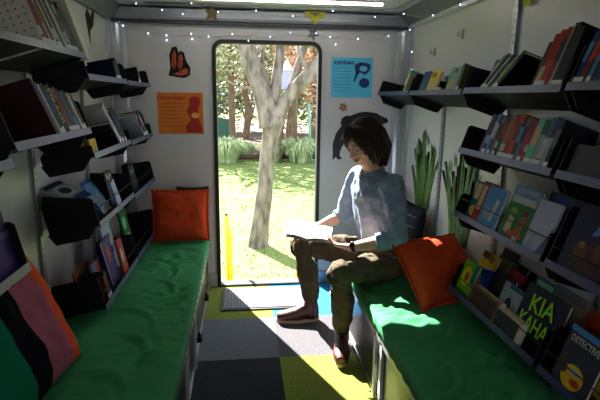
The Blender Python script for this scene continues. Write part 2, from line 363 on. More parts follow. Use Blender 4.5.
# strappy clumps in the bed
strap = mat('strap_leaf', (200, 212, 168), rough=0.7, c2=(150, 170, 116), scale=4)
for i, (x, y, s, lab) in enumerate(((-0.45, 13.3, 1.0, 'rounded strappy grass clump left of the tree trunk'), (0.05, 14.2, 0.7, 'strappy grass clump tight against the left of the trunk'), (0.85, 13.6, 0.8, 'strappy grass clump just right of the trunk'), (1.6, 13.3, 1.0, 'strappy grass clump between the trunk and the doorway edge'), (2.5, 13.8, 0.9, 'strappy grass clump at the right edge of the doorway'), (-1.5, 13.8, 1.1, 'strappy grass clump at the left edge of the doorway'))):
    g = random.Random(80+i); m = MB()
    for k in range(800):
        a = g.uniform(0, 6.28); L = g.uniform(.45, .85)*s; w_ = .014; o_ = g.uniform(0, .30)*s
        bx, by = x+math.cos(a)*o_, y+math.sin(a)*o_; dx, dy = math.cos(a), math.sin(a); reach = g.uniform(.15, .9)
        px = [Vector((bx, by, GZ)), Vector((bx+dx*L*reach*.45, by+dy*L*reach*.45, GZ+L*.75)), Vector((bx+dx*L*reach, by+dy*L*reach, GZ+L*(1.0-reach*.55)))]
        n_ = Vector((-dy, dx, 0))*w_
        m.face([px[0]-n_, px[0]+n_, px[1]+n_, px[1]-n_]); m.face([px[1]-n_, px[1]+n_, px[2]])
    tag(m.build('ornamental_grass', strap), lab, 'ornamental grass', 'grass clumps along the bed')
# low timber edging of the bed
tag(MB().box((-14, 13.95, GZ), (16, 14.02, GZ+0.12)).build('garden_edging', bark2), 'low brown timber edging along the planted bed', 'edging')
# playground glimpsed through the branches
pg = thing('playground_tower', 'lilac and orange playground tower with a green slide behind the tree', 'playground', (1.6, 13.0, GZ))
LIL = mat('lilac_plastic', (176, 170, 214), rough=0.5); ORP = mat('orange_plastic', (236, 132, 88), rough=0.5); GRP = mat('green_plastic', (70, 190, 110), rough=0.4)
m = MB(); 
for px, py in ((1.02, 13.0), (1.45, 13.0), (1.02, 13.5), (1.45, 13.5)): m.tube([(px, py, GZ), (px, py, 2.35)], 0.03, 8)
m.build('frame', mat('brown_paint', (116, 96, 84)), pg, smooth=True)
m = MB(); m.box((1.02, 12.98, 1.62), (1.3, 13.02, 2.12)); m.build('side_panel', LIL, pg)
m = MB(); m.prism([(1.0, 12.95, 2.1), (1.36, 12.95, 2.1), (1.2, 12.95, 2.38)], (0, .6, 0)); m.build('roof', mat('white_plastic', (226, 226, 236), rough=0.5), pg)
m = MB(); m.box((1.3, 12.98, 1.55), (1.46, 13.02, 2.2)); m.build('side_panel', ORP, pg)
m = MB(); m.prism([(1.42, 12.9, 1.62), (0.72, 12.9, 0.95), (0.60, 12.9, 0.95), (0.62, 12.9, 1.1), (1.3, 12.9, 1.75)], (0, .35, 0)); m.build('slide', GRP, pg)
m = MB(); m.box((1.0, 12.98, 1.5), (1.5, 13.5, 1.55)); m.build('deck', bark2, pg)
m = MB(); m.tube([(1.86, 13.0, GZ), (1.78, 13.0, 1.25)], 0.035, 10)
tag(m.build('post', mat('teal_paint', (110, 176, 156), rough=0.5), smooth=True), 'slanting teal post at the right edge of the doorway', 'post')
# green garden screen low behind
tag(MB().box((-1.2, 21.5, GZ), (-0.45, 21.56, 0.45)).build('garden_screen', mat('teal_green_paint', (60, 110, 96))), 'low dark green panel far behind the left trunk', 'screen')

# ------------------------------------------------------------ yellow step handrails
YEL = mat('yellow_paint', (244, 186, 24), rough=0.4, var=0.05); CAPM = mat('dark_cap', (90, 40, 20))
def handrail(x, y, top, label):
    t = thing('handrail', label, 'handrail', (x, y, GZ), 'yellow handrails by the step')
    m = MB(); m.tube([(x-0.012, y, GZ), (x-0.016, y, top-0.22), (x-0.02, y, top)], 0.017, 10); m.build('post', YEL, t, smooth=True)
    m = MB(); m.tube([(x+0.016, y-.02, GZ), (x+0.010, y-.02, top-0.18), (x-0.012, y, top-0.06)], 0.015, 10); m.build('brace', YEL, t, smooth=True)
    m = MB(); m.tube([(x-0.02, y, top), (x-0.02, y, top+0.02)], 0.014, 10); m.build('end_cap', CAPM, t, smooth=True)
handrail(-0.125, 4.0, 0.43, 'yellow handrail post at the left of the doorway step')
handrail(0.485, 4.0, 0.36, 'yellow handrail post at the right of the step, beside the open book')

# ------------------------------------------------------------ door mat
dm = thing('door_mat', 'grey ribbed door mat with dark border inside the doorway', 'door mat', (0.15, 3.3, 0))
MX0, MX1, MY0, MY1 = -0.158, 0.44, 3.045, 3.425
MB().box((MX0, MY0, 0), (MX1, MY1, 0.010)).build('border', RUBBER, dm)
m = MB()
for k in range(24):
    x = MX0+0.018 + k*(MX1-MX0-0.036)/24; m.box((x, MY0+0.018, 0.010), (x+0.019, MY1-0.018, 0.015))
m.build('mat_pile', mat('ribbed_mat', (140, 140, 148), rough=0.95, c2=(110, 110, 120), scale=60, bump=0.5), dm)

# ------------------------------------------------------------ benches
BT = 0.42
FOLDS = {1: [(.84, 1.78, .5, .12, .012, .016), (.92, 1.70, .35, .10, .010, .014), (.80, 1.62, .6, .12, .012, .016), (.90, 1.52, .3, .12, .010, .016), (.76, 1.45, .9, .10, .008, .014), (.80, 2.0, .2, .14, .009, .02), (.88, 1.30, .5, .14, .012, .02)],
         2: [(-.45, 2.9, 2.4, .14, .009, .018), (-.38, 2.5, 2.0, .12, .009, .016), (-.50, 2.2, 2.6, .14, .010, .018), (-.42, 1.9, 2.2, .12, .010, .016), (-.36, 3.15, 2.7, .10, .007, .014), (-.48, 1.65, 2.5, .14, .012, .02), (-.38, 2.7, 1.7, .12, .008, .014)]}
def cushion_slab(x0, x1, y0, y1, z0, z1, seed, edge=None):
    bm = bmesh.new(); nx, ny = 56, 300
    def hz(x, y):
        u = min(x-x0, x1-x)/0.05; v = min(y-y0, y1-y)/0.04
        e = min(1, max(0, u)); f = min(1, max(0, v)); rnd = (1-(1-e)**2)*.5 + (1-(1-f)**2)*.5
        q = Vector((x*7, y*2.6, seed)); wr = noise.noise(q)*.008 + abs(noise.noise(Vector((x*10+y*5, y*17-x*6, seed+4))))*-.026*max(0, min(1, noise.noise(Vector((x*2, y*2.2, seed+7)))*2.2+.6))
        for fx, fy, ang, ln, am, wd in FOLDS[seed]:
            ca, sa = math.cos(ang), math.sin(ang); dx, dy = x-fx, y-fy; a_ = dx*ca+dy*sa; b_ = -dx*sa+dy*ca - 3.0*a_*a_
            wr += am*math.exp(-(a_/ln)**2)*(math.exp(-(b_/wd)**2) - .7*math.exp(-((b_-wd*1.9)/wd)**2))
        return z1 + wr*e*f - 0.016*(1-rnd)
    V = [[bm.verts.new((x0+(x1-x0)*i/nx, y0+(y1-y0)*j/ny, hz(x0+(x1-x0)*i/nx, y0+(y1-y0)*j/ny))) for j in range(ny+1)] for i in range(nx+1)]
    for i in range(nx):
        for j in range(ny): bm.faces.new([V[i][j], V[i+1][j], V[i+1][j+1], V[i][j+1]])
    loop = [V[i][0] for i in range(nx+1)] + [V[nx][j] for j in range(1, ny+1)] + [V[i][ny] for i in range(nx-1, -1, -1)] + [V[0][j] for j in range(ny-1, 0, -1)]
    low = []
    for v in loop:
        c = v.co; w_ = 0.0022*math.sin(c.y*70+c.x*60) 
        low.append(bm.verts.new((c.x + (w_ if edge else 0), c.y, z0)))
    n = len(loop)
    for k in range(n): bm.faces.new([loop[k], low[k], low[(k+1)%n], loop[(k+1)%n]])
    bm.faces.new(low[::-1])
    bmesh.ops.recalc_face_normals(bm, faces=bm.faces)
    me = bpy.data.meshes.new('cushion'); bm.to_mesh(me); bm.free(); return me
benchpan = mat('bench_panel', (26, 26, 23), rough=0.3, metal=0.0, var=0.1)
def bench(side, xf, xw, label, y0, y1):
    s = 1 if xw > xf else -1
    t = thing('bench', label, 'bench', ((xf+xw)/2, (y0+y1)/2, 0)); a, b = sorted((xf+s*0.02, xw))
    MB().box((a, y0, 0.02), (b, y1, 0.335)).build('base_cabinet', benchpan, t)
    a, b = sorted((xf+s*0.01, xw)); MB().box((a, y0, 0.335), (b, y1, 0.355)).build('seat_board', ALU, t)
    a, b = sorted((xf+s*0.005, xf+s*0.03)); MB().box((a, y0, 0.315), (b, y1, 0.345)).build('top_rail', ALU, t)
    a, b = sorted((xf+s*0.012, xf+s*0.045)); MB().box((a, y0, 0.0), (b, y1, 0.02)).build('bottom_rail', ALU, t)
    me = cushion_slab(min(xf, xw), max(xf, xw), y0, y1, 0.352, BT, side, True); me.transform(Matrix.Translation(-t.location)); link('cushion', me, GREEN, t, smooth=True)
    return t
bR = bench(1, 0.61, XR-0.004, 'long bench with green cushion along the right wall', -0.6, 3.28)
bL = bench(2, -0.25, XL+0.004, 'long bench with green cushion along the left wall', -0.6, 3.47)
def strut(x, y, dy, t, lean=0.0):
    m = MB(); m.box((x-0.012, y, 0.0), (x+0.012, y+dy, 0.33), M=Matrix.Shear('XY', 4, (0, 0)) if False else None); m.build('leg', ALUW, t)
for y in (2.03, 1.93, 1.2): strut(0.627, y, 0.028, bR)
for y in (2.35, 2.0, 1.6): strut(-0.267, y, 0.028, bL)
for y in (3.0, 2.45):
    m = MB(); m.box((-0.262, y, 0.10), (-0.235, y+0.05, 0.125)); m.tube([(-0.25, y+0.02, 0.125), (-0.25, y+0.02, 0.15)], 0.008, 8); m.build('catch', BLACK, bL)

# ------------------------------------------------------------ pillows
def pillow(name, label, cat, M, w_, h_, th, mt, frill=0.0, seed=0, stripes=None, group=None, n=36):
    bm = bmesh.new(); top = {}; bot = {}
    def pt(i, j, sgn):
        u = -1+2*i/n; v = -1+2*j/n
        k = (max(0, 1-u**4))**.6*(max(0, 1-v**4))**.6
        px = u*w_/2*(1-0.07*(1-v*v)*abs(u)**3); pz = v*h_/2*(1-0.07*(1-u*u)*abs(v)**3)
        f = 0.10*noise.noise(Vector((u*1.6+seed, v*1.6, sgn)))+0.05*noise.noise(Vector((u*5+seed, v*4, sgn+3)))
        return Vector((px, sgn*(th/2)*k*(1+f*2.2), pz))
    for i in range(n+1):
        for j in range(n+1):
            top[i, j] = bm.verts.new(M @ pt(i, j, -1))
            bot[i, j] = top[i, j] if i in (0, n) or j in (0, n) else bm.verts.new(M @ pt(i, j, 1))
    ns = len(stripes) if stripes else 1
    for i in range(n):
        for j in range(n):
            mi = 0
            if stripes:
                u = (i+.5)/n
                mi = next(k for k, e in enumerate(stripes) if u <= e)
            f = bm.faces.new([top[i, j], top[i+1, j], top[i+1, j+1], top[i, j+1]]); f.material_index = mi
            f = bm.faces.new([bot[i, j+1], bot[i+1, j+1], bot[i+1, j], bot[i, j]]); f.material_index = mi
    bmesh.ops.recalc_face_normals(bm, faces=bm.faces)
    me = bpy.data.meshes.new(name); bm.to_mesh(me); bm.free()
    o = link(name, me, mt, None, smooth=True); tag(o, label, cat, group)
    m = MB(); ring = []
    per = [(-1, -1, 1, -1), (1, -1, 1, 1), (1, 1, -1, 1), (-1, 1, -1, -1)]
    K = 34; g = random.Random(seed); inner = []; outer_ = []
    for a0, b0, a1, b1 in per:
        for k in range(K):
            t = k/K; u = a0+(a1-a0)*t; v = b0+(b1-b0)*t
            base = Vector((u*w_/2*(1-0.07*(1-v*v)*abs(u)**3), 0, v*h_/2*(1-0.07*(1-u*u)*abs(v)**3)))
            d = Vector((u, 0, v)).normalized()
            inner.append(M @ (base - d*0.004)); wob = math.sin(len(inner)*1.9)
            outer_.append(M @ (base + d*(frill*(1+.25*g.uniform(-1, 1)) + 0.004) + Vector((0, wob*frill*.35, 0))))
    N = len(inner); iv = [m.bm.verts.new(p) for p in inner]; ov = [m.bm.verts.new(p) for p in outer_]
    for k in range(N): m.bm.faces.new([iv[k], iv[(k+1)%N], ov[(k+1)%N], ov[k]])
    e = link('piping' if frill < 0.008 else 'frill', m.mesh('frill'), mt[0] if isinstance(mt, list) else mt, o, smooth=True)
    so = e.modifiers.new('t', 'SOLIDIFY'); so.thickness = 0.003; so.offset = 0
    return o
def axes(xdir, zdir, loc):
    x = Vector(xdir).normalized(); z = Vector(zdir); z = (z - x*z.dot(x)).normalized(); y = z.cross(x)
    return frame(None, x, y, z, loc)
pillow('cushion', 'orange frilled cushion leaning on the end wall at the left bench', 'cushion', axes((1, 0.02, 0.0), (-0.02, 0.20, 1), (-0.435, 3.335, 0.60)), 0.375, 0.345, 0.13, ORANGE, 0.012, 1, group='orange cushions')
pillow('cushion', 'orange frilled cushion on the right bench beside the reader', 'cushion', axes((0.93, 0.34, -0.02), (-0.10, 0.75, 0.72), (1.01, 2.27, 0.550)), 0.425, 0.37, 0.15, ORANGE, 0.014, 5, group='orange cushions')
TEAL = mat('teal_cotton', (14, 118, 84), rough=0.95, spec=0.05); BLK = mat('black_cotton', (14, 15, 22), rough=0.95, spec=0.05); MAU = mat('mauve_cotton', (178, 96, 118), rough=0.95, var=.2, bump=0.3, bscale=160, spec=0.05); OR2 = mat('burnt_orange_cotton', (226, 88, 52), rough=0.95, bump=0.3, bscale=160, spec=0.05)
pillow('cushion', 'large cushion in teal, black, mauve and orange stripes on the left bench', 'cushion', axes((0.10, 1, 0), (-0.42, 0.18, 1), (-0.745, 1.53, 0.655)), 0.50, 0.47, 0.15, [TEAL, BLK, MAU, OR2], 0.003, 8, stripes=[0.27, 0.47, 0.75, 1.01])
DST = mat('dark_striped_cotton', (34, 36, 42), rough=0.9, spec=0.1); LST = mat('grey_stripe', (92, 92, 104), rough=0.9, spec=0.1)
# dark cushion with pale bands against the right wall
o = pillow('cushion', 'dark grey cushion with pale horizontal bands against the right wall', 'cushion', axes((0.05, -1, 0), (0.16, 0, 1), (1.085, 3.0, 0.585)), 0.44, 0.33, 0.11, DST, 0.003, 12)
for k, z in enumerate((0.10, 0.035, -0.045)):
    m = MB(); pts = [axes((0.05, -1, 0), (0.16, 0, 1), (1.085, 3.0, 0.585)) @ Vector((-0.19+0.38*i/12, -0.0575*(max(0, 1-((-0.19+0.38*i/12)/.22)**4))**.6*(1-(z/.165)**4)**.6-0.002, z)) for i in range(13)]
    m.tube(pts, 0.006, 6); m.build('band', LST, o, smooth=True)
pillow('cushion', 'small dusty pink cushion peeking out behind the reader\'s back', 'cushion', axes((1, -0.3, 0), (0, 0.25, 1), (1.04, 3.33, 0.62)), 0.26, 0.30, 0.09, mat('pink_cotton', (206, 84, 108), rough=0.95, spec=0.05), 0.003, 14)
pillow('cushion', 'dark brown cushion edge showing behind the left orange cushion', 'cushion', axes((1, 0, 0), (0, 0.1, 1), (-0.36, 3.445, 0.60)), 0.22, 0.36, 0.06, mat('dark_brown_cotton', (44, 26, 24), rough=0.95), 0.003, 15)

# ------------------------------------------------------------ wall uprights and shelves
XFR, XFL, TR_, TL_ = 0.97, -0.62, 0.32, 0.20
def upright(s, y, z0, z1, label):
    X = XR if s > 0 else XL; t = thing('slotted_upright', label, 'shelf upright', (X, y, z0), 'slotted uprights on the walls')
    a, b = sorted((X - s*0.001, X - s*0.014)); MB().box((a, y-0.014, z0), (b, y+0.014, z1)).build('rail', ALU, t)
    m = MB(); k = 0; z = z0+0.03
    while z < z1-0.03 and k < 90:
        c, d = sorted((X - s*0.0138, X - s*0.0146)); m.box((c, y-0.003, z), (d, y+0.003, z+0.012)); z += 0.03; k += 1
    m.build('slot_strip', BLACK, t)
upright(1, 2.785, 0.43, 1.55, 'slotted upright on the right wall beside the painted reeds')
upright(1, 2.085, 0.43, 1.88, 'tall slotted upright on the right wall rising above the top shelf')
upright(1, 1.39, 0.43, 1.88, 'slotted upright on the right wall behind the nearest books')
upright(-1, 2.09, 0.43, 1.88, 'slotted upright on the left wall where the near shelves end')
upright(-1, 2.79, 0.43, 1.6, 'slotted upright on the left wall between the two far bays')
upright(-1, 1.39, 0.43, 1.88, 'slotted upright on the left wall beside the striped cushion')

class Shelf: pass
def shelf(s, y0, y1, z, label, h1=0.12, h2=0.12, plates='nf', rail=0.0, grp='black tilted wall shelves', depth=0.222, brackets=True, lipm=None, platem=None, tilt=None):
    S = Shelf(); S.s = s; S.t = tilt or (TR_ if s > 0 else TL_); S.X = XFR if s > 0 else XFL; S.z = z; S.y0 = y0; S.y1 = y1; S.label = label
    S.D = Vector((s*math.cos(S.t), 0, -math.sin(S.t))); S.U = Vector((s*math.sin(S.t), 0, math.cos(S.t))); S.A = Vector((0, -s, 0))
    S.O = Vector((S.X, 0, z))
    t = thing('wall_shelf', label, 'shelf', (S.X, (y0+y1)/2, z), grp); S.root = t
    P = lambda y, d, u: S.O + S.D*d + S.U*u + Vector((0, y, 0))
    dy = Vector((0, y1-y0-0.004, 0)); a = y0+0.002
    MB().prism([P(a, 0, -0.004), P(a, depth, -0.004), P(a, depth, 0), P(a, 0, 0)], dy).build('tray', BLACK, t)
    MB().prism([P(a, -0.003, -0.012), P(a, 0.0, -0.012), P(a, 0.0, 0.014), P(a, -0.003, 0.014)], dy).build('front_lip', lipm or LIP, t)
    for c, y in (('n', y0+0.004), ('f', y1-0.007)):
        if c in plates:
            MB().prism([P(y, 0.0, 0), P(y, depth*0.97, 0), P(y, depth*0.97, h2*0.72), P(y, depth*0.90, h2), P(y, 0.012, h1), P(y, 0.0, h1*0.92)], (0, 0.003, 0)).build('bookend', platem or BLACK, t)
        if brackets:
            MB().prism([P(y, 0.015, -0.004), P(y, 0.06, -0.05), P(y, depth-0.02, -0.05+0.0), P(y, depth, -0.004)], (0, 0.003, 0)).build('bracket', BLACK, t)
    if rail:
        m = MB(); m.tube([P(y0+.005, -0.004, rail), P(y1-.005, -0.004, rail)], 0.0022, 6)
        m.build('wire_rail', BLACK, t)
    S.P = P
    return S
NAMED = dict(navy=(30, 34, 72), blue=(46, 84, 150), 
    sky=(112, 160, 204), lilac=(136, 130, 178), black=(12, 12, 15), charcoal=(44, 46, 52), white=(216, 216, 214), cream=(214, 202, 170), grey=(140, 144, 146), silver=(176, 182, 190),
    red=(176, 34, 38), crimson=(150, 26, 52), orange=(214, 100, 40), brown=(120, 74, 48), tan=(186, 146, 98), yellow=(222, 190, 60), lime=(150, 196, 60), green=(40, 130, 70), teal=(34, 120, 128), pink=(206, 96, 124), maroon=(70, 30, 38), purple=(88, 58, 140), mint=(150, 206, 178), olive=(110, 122, 50))
def cover_box(m, w_, h_, d_):       # boards and spine round a page block; spine at y=0
    t = 0.0022 if w_ > 0.012 else 0.0012
    m.box((0, 0, 0), (w_, t, h_)); m.box((0, t, 0), (t, d_, h_)); m.box((w_-t, t, 0), (w_, d_, h_)); return t
def spine_book(M, w_, h_, d_, c, label, grp, accent=None, band=None, tag_=True, text=None):
    m = MB(); t = cover_box(m, w_, h_, d_)
    o = m.build('book', cmat(NAMED[c])); tag(o, label, 'book', grp)
    MB().box((t, t, 0.003), (w_-t, d_-0.003, h_-0.003)).build('pages', PAPER, o)
    if accent:
        b0, b1 = band or (0.45, 0.8)
        MB().box((-0.0004, -0.0005, h_*b0), (w_+0.0004, 0.0006, h_*b1)).build('title_band', cmat(NAMED[accent]), o)
    if tag_ and (int(w_*9973)+int(h_*991)+len(c)) % 3:
        MB().box((-0.0003, -0.0007, 0.008), (w_+0.0003, 0.0006, 0.030)).build('spine_label', STICK, o)
    if text:
        me = text_mesh(text[0], w_*0.85, 0.0003, bold=0.0003); me.transform(Matrix(((0, 1, 0, w_/2), (0, 0, 1, -0.0008), (-1, 0, 0, h_*0.58), (0, 0, 0, 1)))); me.transform(Matrix.Identity(4))
        link('title_text', me, cmat(text[1]), o)
    o.matrix_world = M; return o
ORD = ['first', 'second', 'third', 'fourth', 'fifth', 'sixth', 'seventh', 'eighth', 'ninth', 'tenth', 'eleventh', 'twelfth', 'thirteenth', 'fourteenth', 'fifteenth', 'sixteenth', 'seventeenth', 'eighteenth', 'nineteenth', 'twentieth']
def row(S, y, items, where, grp, lean=0.0, dep=0.006, depth=0.14, end='door'):
    """spine-out books from the door end (large y) towards the camera; items: (thickness, height, colour, accent, ...)"""
    for i, it in enumerate(items):
        w_, h_, c = it[:3]; acc = it[3] if len(it) > 3 else None; extra = it[4] if len(it) > 4 else {}
        ln = extra.get('lean', lean); y -= w_/math.cos(ln)
        base = S.O + S.D*(dep + extra.get('dep', 0)) + Vector((0, y if S.s < 0 else y + w_, 0)) + S.U*(0.0006)
        x = S.A; z = S.U
        if ln:     # lean towards +y (far) for positive
            q = Matrix.Rotation(ln, 3, S.D if S.s > 0 else -S.D)
            # rotate so the top goes to -Y when ln<0
            z2 = (S.U*math.cos(ln) + Vector((0, 1, 0))*math.sin(ln)); x2 = z2.cross(-S.D)*-1 if False else S.D.cross(z2)
            if x2.dot(S.A) < 0: x2 = -x2
            x, z = x2, z2
            # keep the lowest corner on the tray
            cor = min((x*0).dot(S.U), (x*w_).dot(S.U)); base = base - S.U*cor
        M = frame(None, x, S.D, z, base)
        size = 'thin' if w_ < 0.012 else ('thick' if w_ > 0.024 else 'medium')
        ac = (' with %s band' % acc) if acc else ''
        lb = '%s %s book%s, %s from the door on %s' % (size, c, ac, ORD[i], where)
        if len(lb.split()) > 16: lb = '%s %s book, %s on %s' % (size, c, ORD[i], where)
        spine_book(M, w_, h_, extra.get('d', depth), c, lb, grp, acc, extra.get('band'), extra.get('tag', True), extra.get('text'))
    return y
def face_book(S, y, w_, h_, th, c, label, grp, art=(), dep=0.01, lift=0.0, tilt=0.0, roll=0.0, text=None, name='book'):
    """cover facing the aisle; y = centre"""
    m = MB(); m.box((0, 0, 0), (w_, 0.0018, h_)); m.box((0, th-0.0018, 0), (w_, th, h_)); m.box((0, 0.0018, 0), (0.0018, th-0.0018, h_))
    o = m.build(name, cmat(NAMED[c] if isinstance(c, str) else c)); tag(o, label, 'book', grp)
    MB().box((0.0018, 0.0018, 0.003), (w_-0.003, th-0.0018, h_-0.003)).build('pages', PAPER, o)
    if art:
        m = MB(); ms = []
        for k, (kind, cc, pr) in enumerate(art):
            mm = cmat(NAMED[cc] if isinstance(cc, str) else cc)
            if mm not in ms: ms.append(mm)
            mi = ms.index(mm); dz = -0.0003*(k+1)
            if kind == 'r': x0, z0, x1, z1 = pr; m.box((x0*w_, dz, z0*h_), (x1*w_, 0, z1*h_), mi=mi)
            if kind == 'p': m.prism([(a*w_, dz, b*h_) for a, b in pr], (0, -dz, 0), mi=mi)
            if kind == 'o':
                cx, cz, rx, rz = pr; m.prism([(cx*w_+rx*w_*math.cos(a*.3927), dz, cz*h_+rz*h_*math.sin(a*.3927)) for a in range(16)], (0, -dz, 0), mi=mi)
        m.build('cover_art', ms, o)
    for tx in (text or ()):
        s_, size, px, pz, cc, sx = tx[:6]
        me = text_mesh(s_, size, 0.0003, sx, 0.0012 if size > .03 else 0.0004); 
        if len(tx) > 6: me.transform(Matrix.Rotation(tx[6], 4, 'Z'))
        me.transform(Matrix(((1, 0, 0, px*w_), (0, 0, -1, -0.0025), (0, 1, 0, pz*h_), (0, 0, 0, 1)))); link('title_text', me, cmat(cc), o)
    q = Matrix.Rotation(-S.s*0 + 0, 3, 'X')
    U = (S.U*math.cos(tilt) + S.D*math.sin(tilt)); D = (S.D*math.cos(tilt) - S.U*math.sin(tilt)); A = S.A
    if roll:
        A2 = A*math.cos(roll) + U*math.sin(roll); U2 = U*math.cos(roll) - A*math.sin(roll); A, U = A2, U2
    base = S.O + S.D*dep + S.U*(0.001+lift) + Vector((0, y + (w_/2)*(1 if S.s > 0 else -1), 0))
    if roll: base = base - S.U*min(0, (A*w_).dot(S.U))
    o.matrix_world = frame(None, A, D, U, base); return o

# ---- right wall
gR = 'black tilted shelves on the right wall'
LIPD = mat('navy_shelf_edge', (34, 40, 82), rough=0.4, var=0.12)
R1a = shelf(1, 2.79, 3.44, 1.45, 'farthest top shelf on the right wall, by the corner post', .10, .12, rail=0.0, grp=gR)
R1b = shelf(1, 2.09, 2.77, 1.45, 'top right-wall shelf holding pale picture books above the reeds', .12, .13, grp=gR)
R1c = shelf(1, 1.40, 2.07, 1.455, 'top right-wall shelf holding slumped books and tall orange ones', .11, .13, grp=gR)
R1d = shelf(1, 0.70, 1.38, 1.46, 'nearest top shelf on the right wall', .14, .14, grp=gR)
R2c = shelf(1, 1.40, 2.07, 1.195, 'right-wall shelf with the long upright row of spines', .12, .13, grp=gR)
R2d = shelf(1, 0.70, 1.38, 1.195, 'nearest middle shelf on the right wall beside the long spine row', .13, .13, grp=gR)
R3c = shelf(1, 1.40, 2.07, .905, 'right-wall shelf showing face-out picture book covers behind a wire', .10, .10, rail=.075, grp=gR, lipm=LIPD)
R3d = shelf(1, 0.70, 1.38, .905, 'nearest right-wall shelf with a dark blue face-out cover', .20, .20, rail=.06, grp=gR, lipm=LIPD)
R4c = shelf(1, 1.37, 2.05, .545, 'bottom right-wall shelf crowded with picture books at bench height', .13, .13, rail=.07, grp=gR, lipm=LIPD)
R4d = shelf(1, 0.70, 1.35, .545, 'nearest bottom shelf on the right wall with the mystery book', .16, .16, rail=.07, grp=gR, lipm=LIPD)
g1 = 'books on the top right shelves'
row(R1a, 2.93, [(.016, .12, 'green', 'white'), (.012, .15, 'mint', 'white'), (.01, .13, 'cream')], 'the farthest top right shelf', g1, lean=0.12, depth=.12)
face_book(R1b, 2.62, .10, .125, .012, 'teal', 'small teal face-out book on the top right shelf', g1, [('p', 'blue', [(0, .5), (1, .7), (1, 1), (0, 1)])])
face_book(R1b, 2.50, .12, .115, .012, 'yellow', 'yellow and cream face-out book on the top right shelf', g1, [('p', 'cream', [(0, 0), (1, 0), (1, .25), (.4, .6), (0, .4)]), ('r', 'tan', (.1, .7, .6, .9))], roll=-.1)
face_book(R1b, 2.31, .15, .145, .014, 'mint', 'pale mint and cream face-out book beside the yellow one', g1, [('r', 'cream', (.1, .1, .9, .55)), ('r', 'silver', (.55, .2, .9, .9)), ('r', 'red', (.3, .8, .5, .92))], dep=.04)
face_book(R1b, 2.44, .16, .03, .10, 'cream', 'cream book lying flat in front of the yellow cover', g1, dep=.006)
row(R1b, 2.18, [(.008, .135, 'charcoal'), (.010, .14, 'grey'), (.008, .13, 'olive')], 'the reed-side top right shelf', g1, lean=.12)
face_book(R1c, 1.985, .13, .165, .016, 'tan', 'tan and brown face-out book behind the black bookend, top right', g1, [('o', 'brown', (.45, .6, .25, .2)), ('r', 'black', (.2, .2, .35, .8)), ('r', 'brown', (.7, .4, .95, .95))], dep=.08, lift=.0)
row(R1c, 1.95, [(.012, .17, 'silver', 'white', dict(lean=-.62)), (.020, .175, 'black', 'charcoal', dict(lean=-.66)), (.011, .165, 'white', 'silver', dict(lean=-.68)), (.014, .17, 'black', None, dict(lean=-.70)),
    (.012, .175, 'green', 'lime', dict(lean=-.74)), (.009, .17, 'white', 'mint', dict(lean=-.74)), (.022, .185, 'black', 'charcoal', dict(lean=-.74))], 'the slumped top right row', g1)
row(R1c, 1.585, [(.016, .165, 'black', 'maroon'), (.024, .19, 'red', 'cream', dict(band=(.15, .42))), (.030, .20, 'orange', 'red', dict(band=(.5, .95))), (.026, .205, 'red', 'maroon'), (.006, .21, 'white')], 'the tall top right row', g1, lean=-.06, depth=.15)
row(R1c, 1.475, [(.03, .215, 'black'), (.022, .20, 'black', 'charcoal')], 'the near end of the tall top right row', g1, depth=.16)
row(R1d, 1.375, [(.016, .17, 'blue', 'sky'), (.012, .16, 'navy'), (.014, .17, 'red', 'orange'), (.016, .18, 'black', 'red'), (.014, .17, 'sky'), (.02, .17, 'charcoal'), (.02, .18, 'blue'), (.02, .19, 'maroon')], 'the nearest top right shelf', g1, lean=-.1)
g2 = 'upright spines on the middle right shelf'
row(R2c, 1.905, [(0.0195, .175, 'lilac', 'purple'), (0.0268, .175, 'charcoal', 'silver', dict(band=(.3, .5))), (0.0195, .18, 'sky', 'white'), (0.0159, .17, 'black', 'silver'), (0.0220, .175, 'grey', 'black'), (0.0171, .17, 'brown', 'white', dict(band=(.25, .4))), (0.0244, .18, 'charcoal', 'red'),
    (0.0317, .18, 'tan', 'white', dict(band=(.2, .36))), (0.0244, .175, 'red', 'orange'), (0.0342, .185, 'orange', 'brown'), (0.0195, .17, 'black', 'sky'), (0.0268, .175, 'grey', 'maroon'), (0.0220, .17, 'crimson', 'pink', dict(band=(.3, .7))), (0.0195, .165, 'red', 'white', dict(band=(.3, .45))), (0.0342, .175, 'mint', 'cream')], 'the middle right shelf', g2, depth=.13)
row(R2c, 1.543, [(0.0293, .18, 'silver', 'teal', dict(band=(.65, .95))), (0.0244, .18, 'grey', 'white', dict(band=(.2, .6))), (0.0220, .185, 'silver', 'blue', dict(band=(.6, .98))), (0.0220, .175, 'charcoal', 'grey')], 'the crowded near part of the middle right shelf', g2, depth=.13)
row(R2d, 1.36, [(.02, .15, 'olive', 'lime', dict(dep=.07)), (.016, .155, 'yellow', None, dict(dep=.07)), (.012, .16, 'black', None, dict(dep=.07)), (.018, .165, 'lime', 'green', dict(dep=.07)), (.03, .16, 'green', None, dict(dep=.07)), (.03, .16, 'charcoal', None, dict(dep=.07))], 'the nearest middle right shelf', g2, depth=.12)
MB_bin = MB(); 
bb = thing('book_bin', 'black book bin standing on the nearest middle right shelf', 'bin', tuple(R2d.P(1.28, .02, 0)))
MB().prism([R2d.P(1.21, .012, .002), R2d.P(1.21, .06, .002), R2d.P(1.21, .06, .105), R2d.P(1.21, .012, .105)], (0, .15, 0)).build('bin_body', BLACK, bb)
face_book(R2d, 1.125, .13, .06, .03, 'cream', 'low cream book lying on its edge on the nearest middle right shelf', g2, [('r', 'grey', (.1, .2, .5, .7))])
face_book(R2d, 1.05, .14, .13, .012, 'sky', 'pale blue face-out book at the picture\'s right edge, middle shelf', g2, [('r', 'white', (.1, .1, .9, .35)), ('o', 'navy', (.5, .65, .2, .2))], dep=.05)
g3 = 'face-out covers on the wire-fronted right shelf'
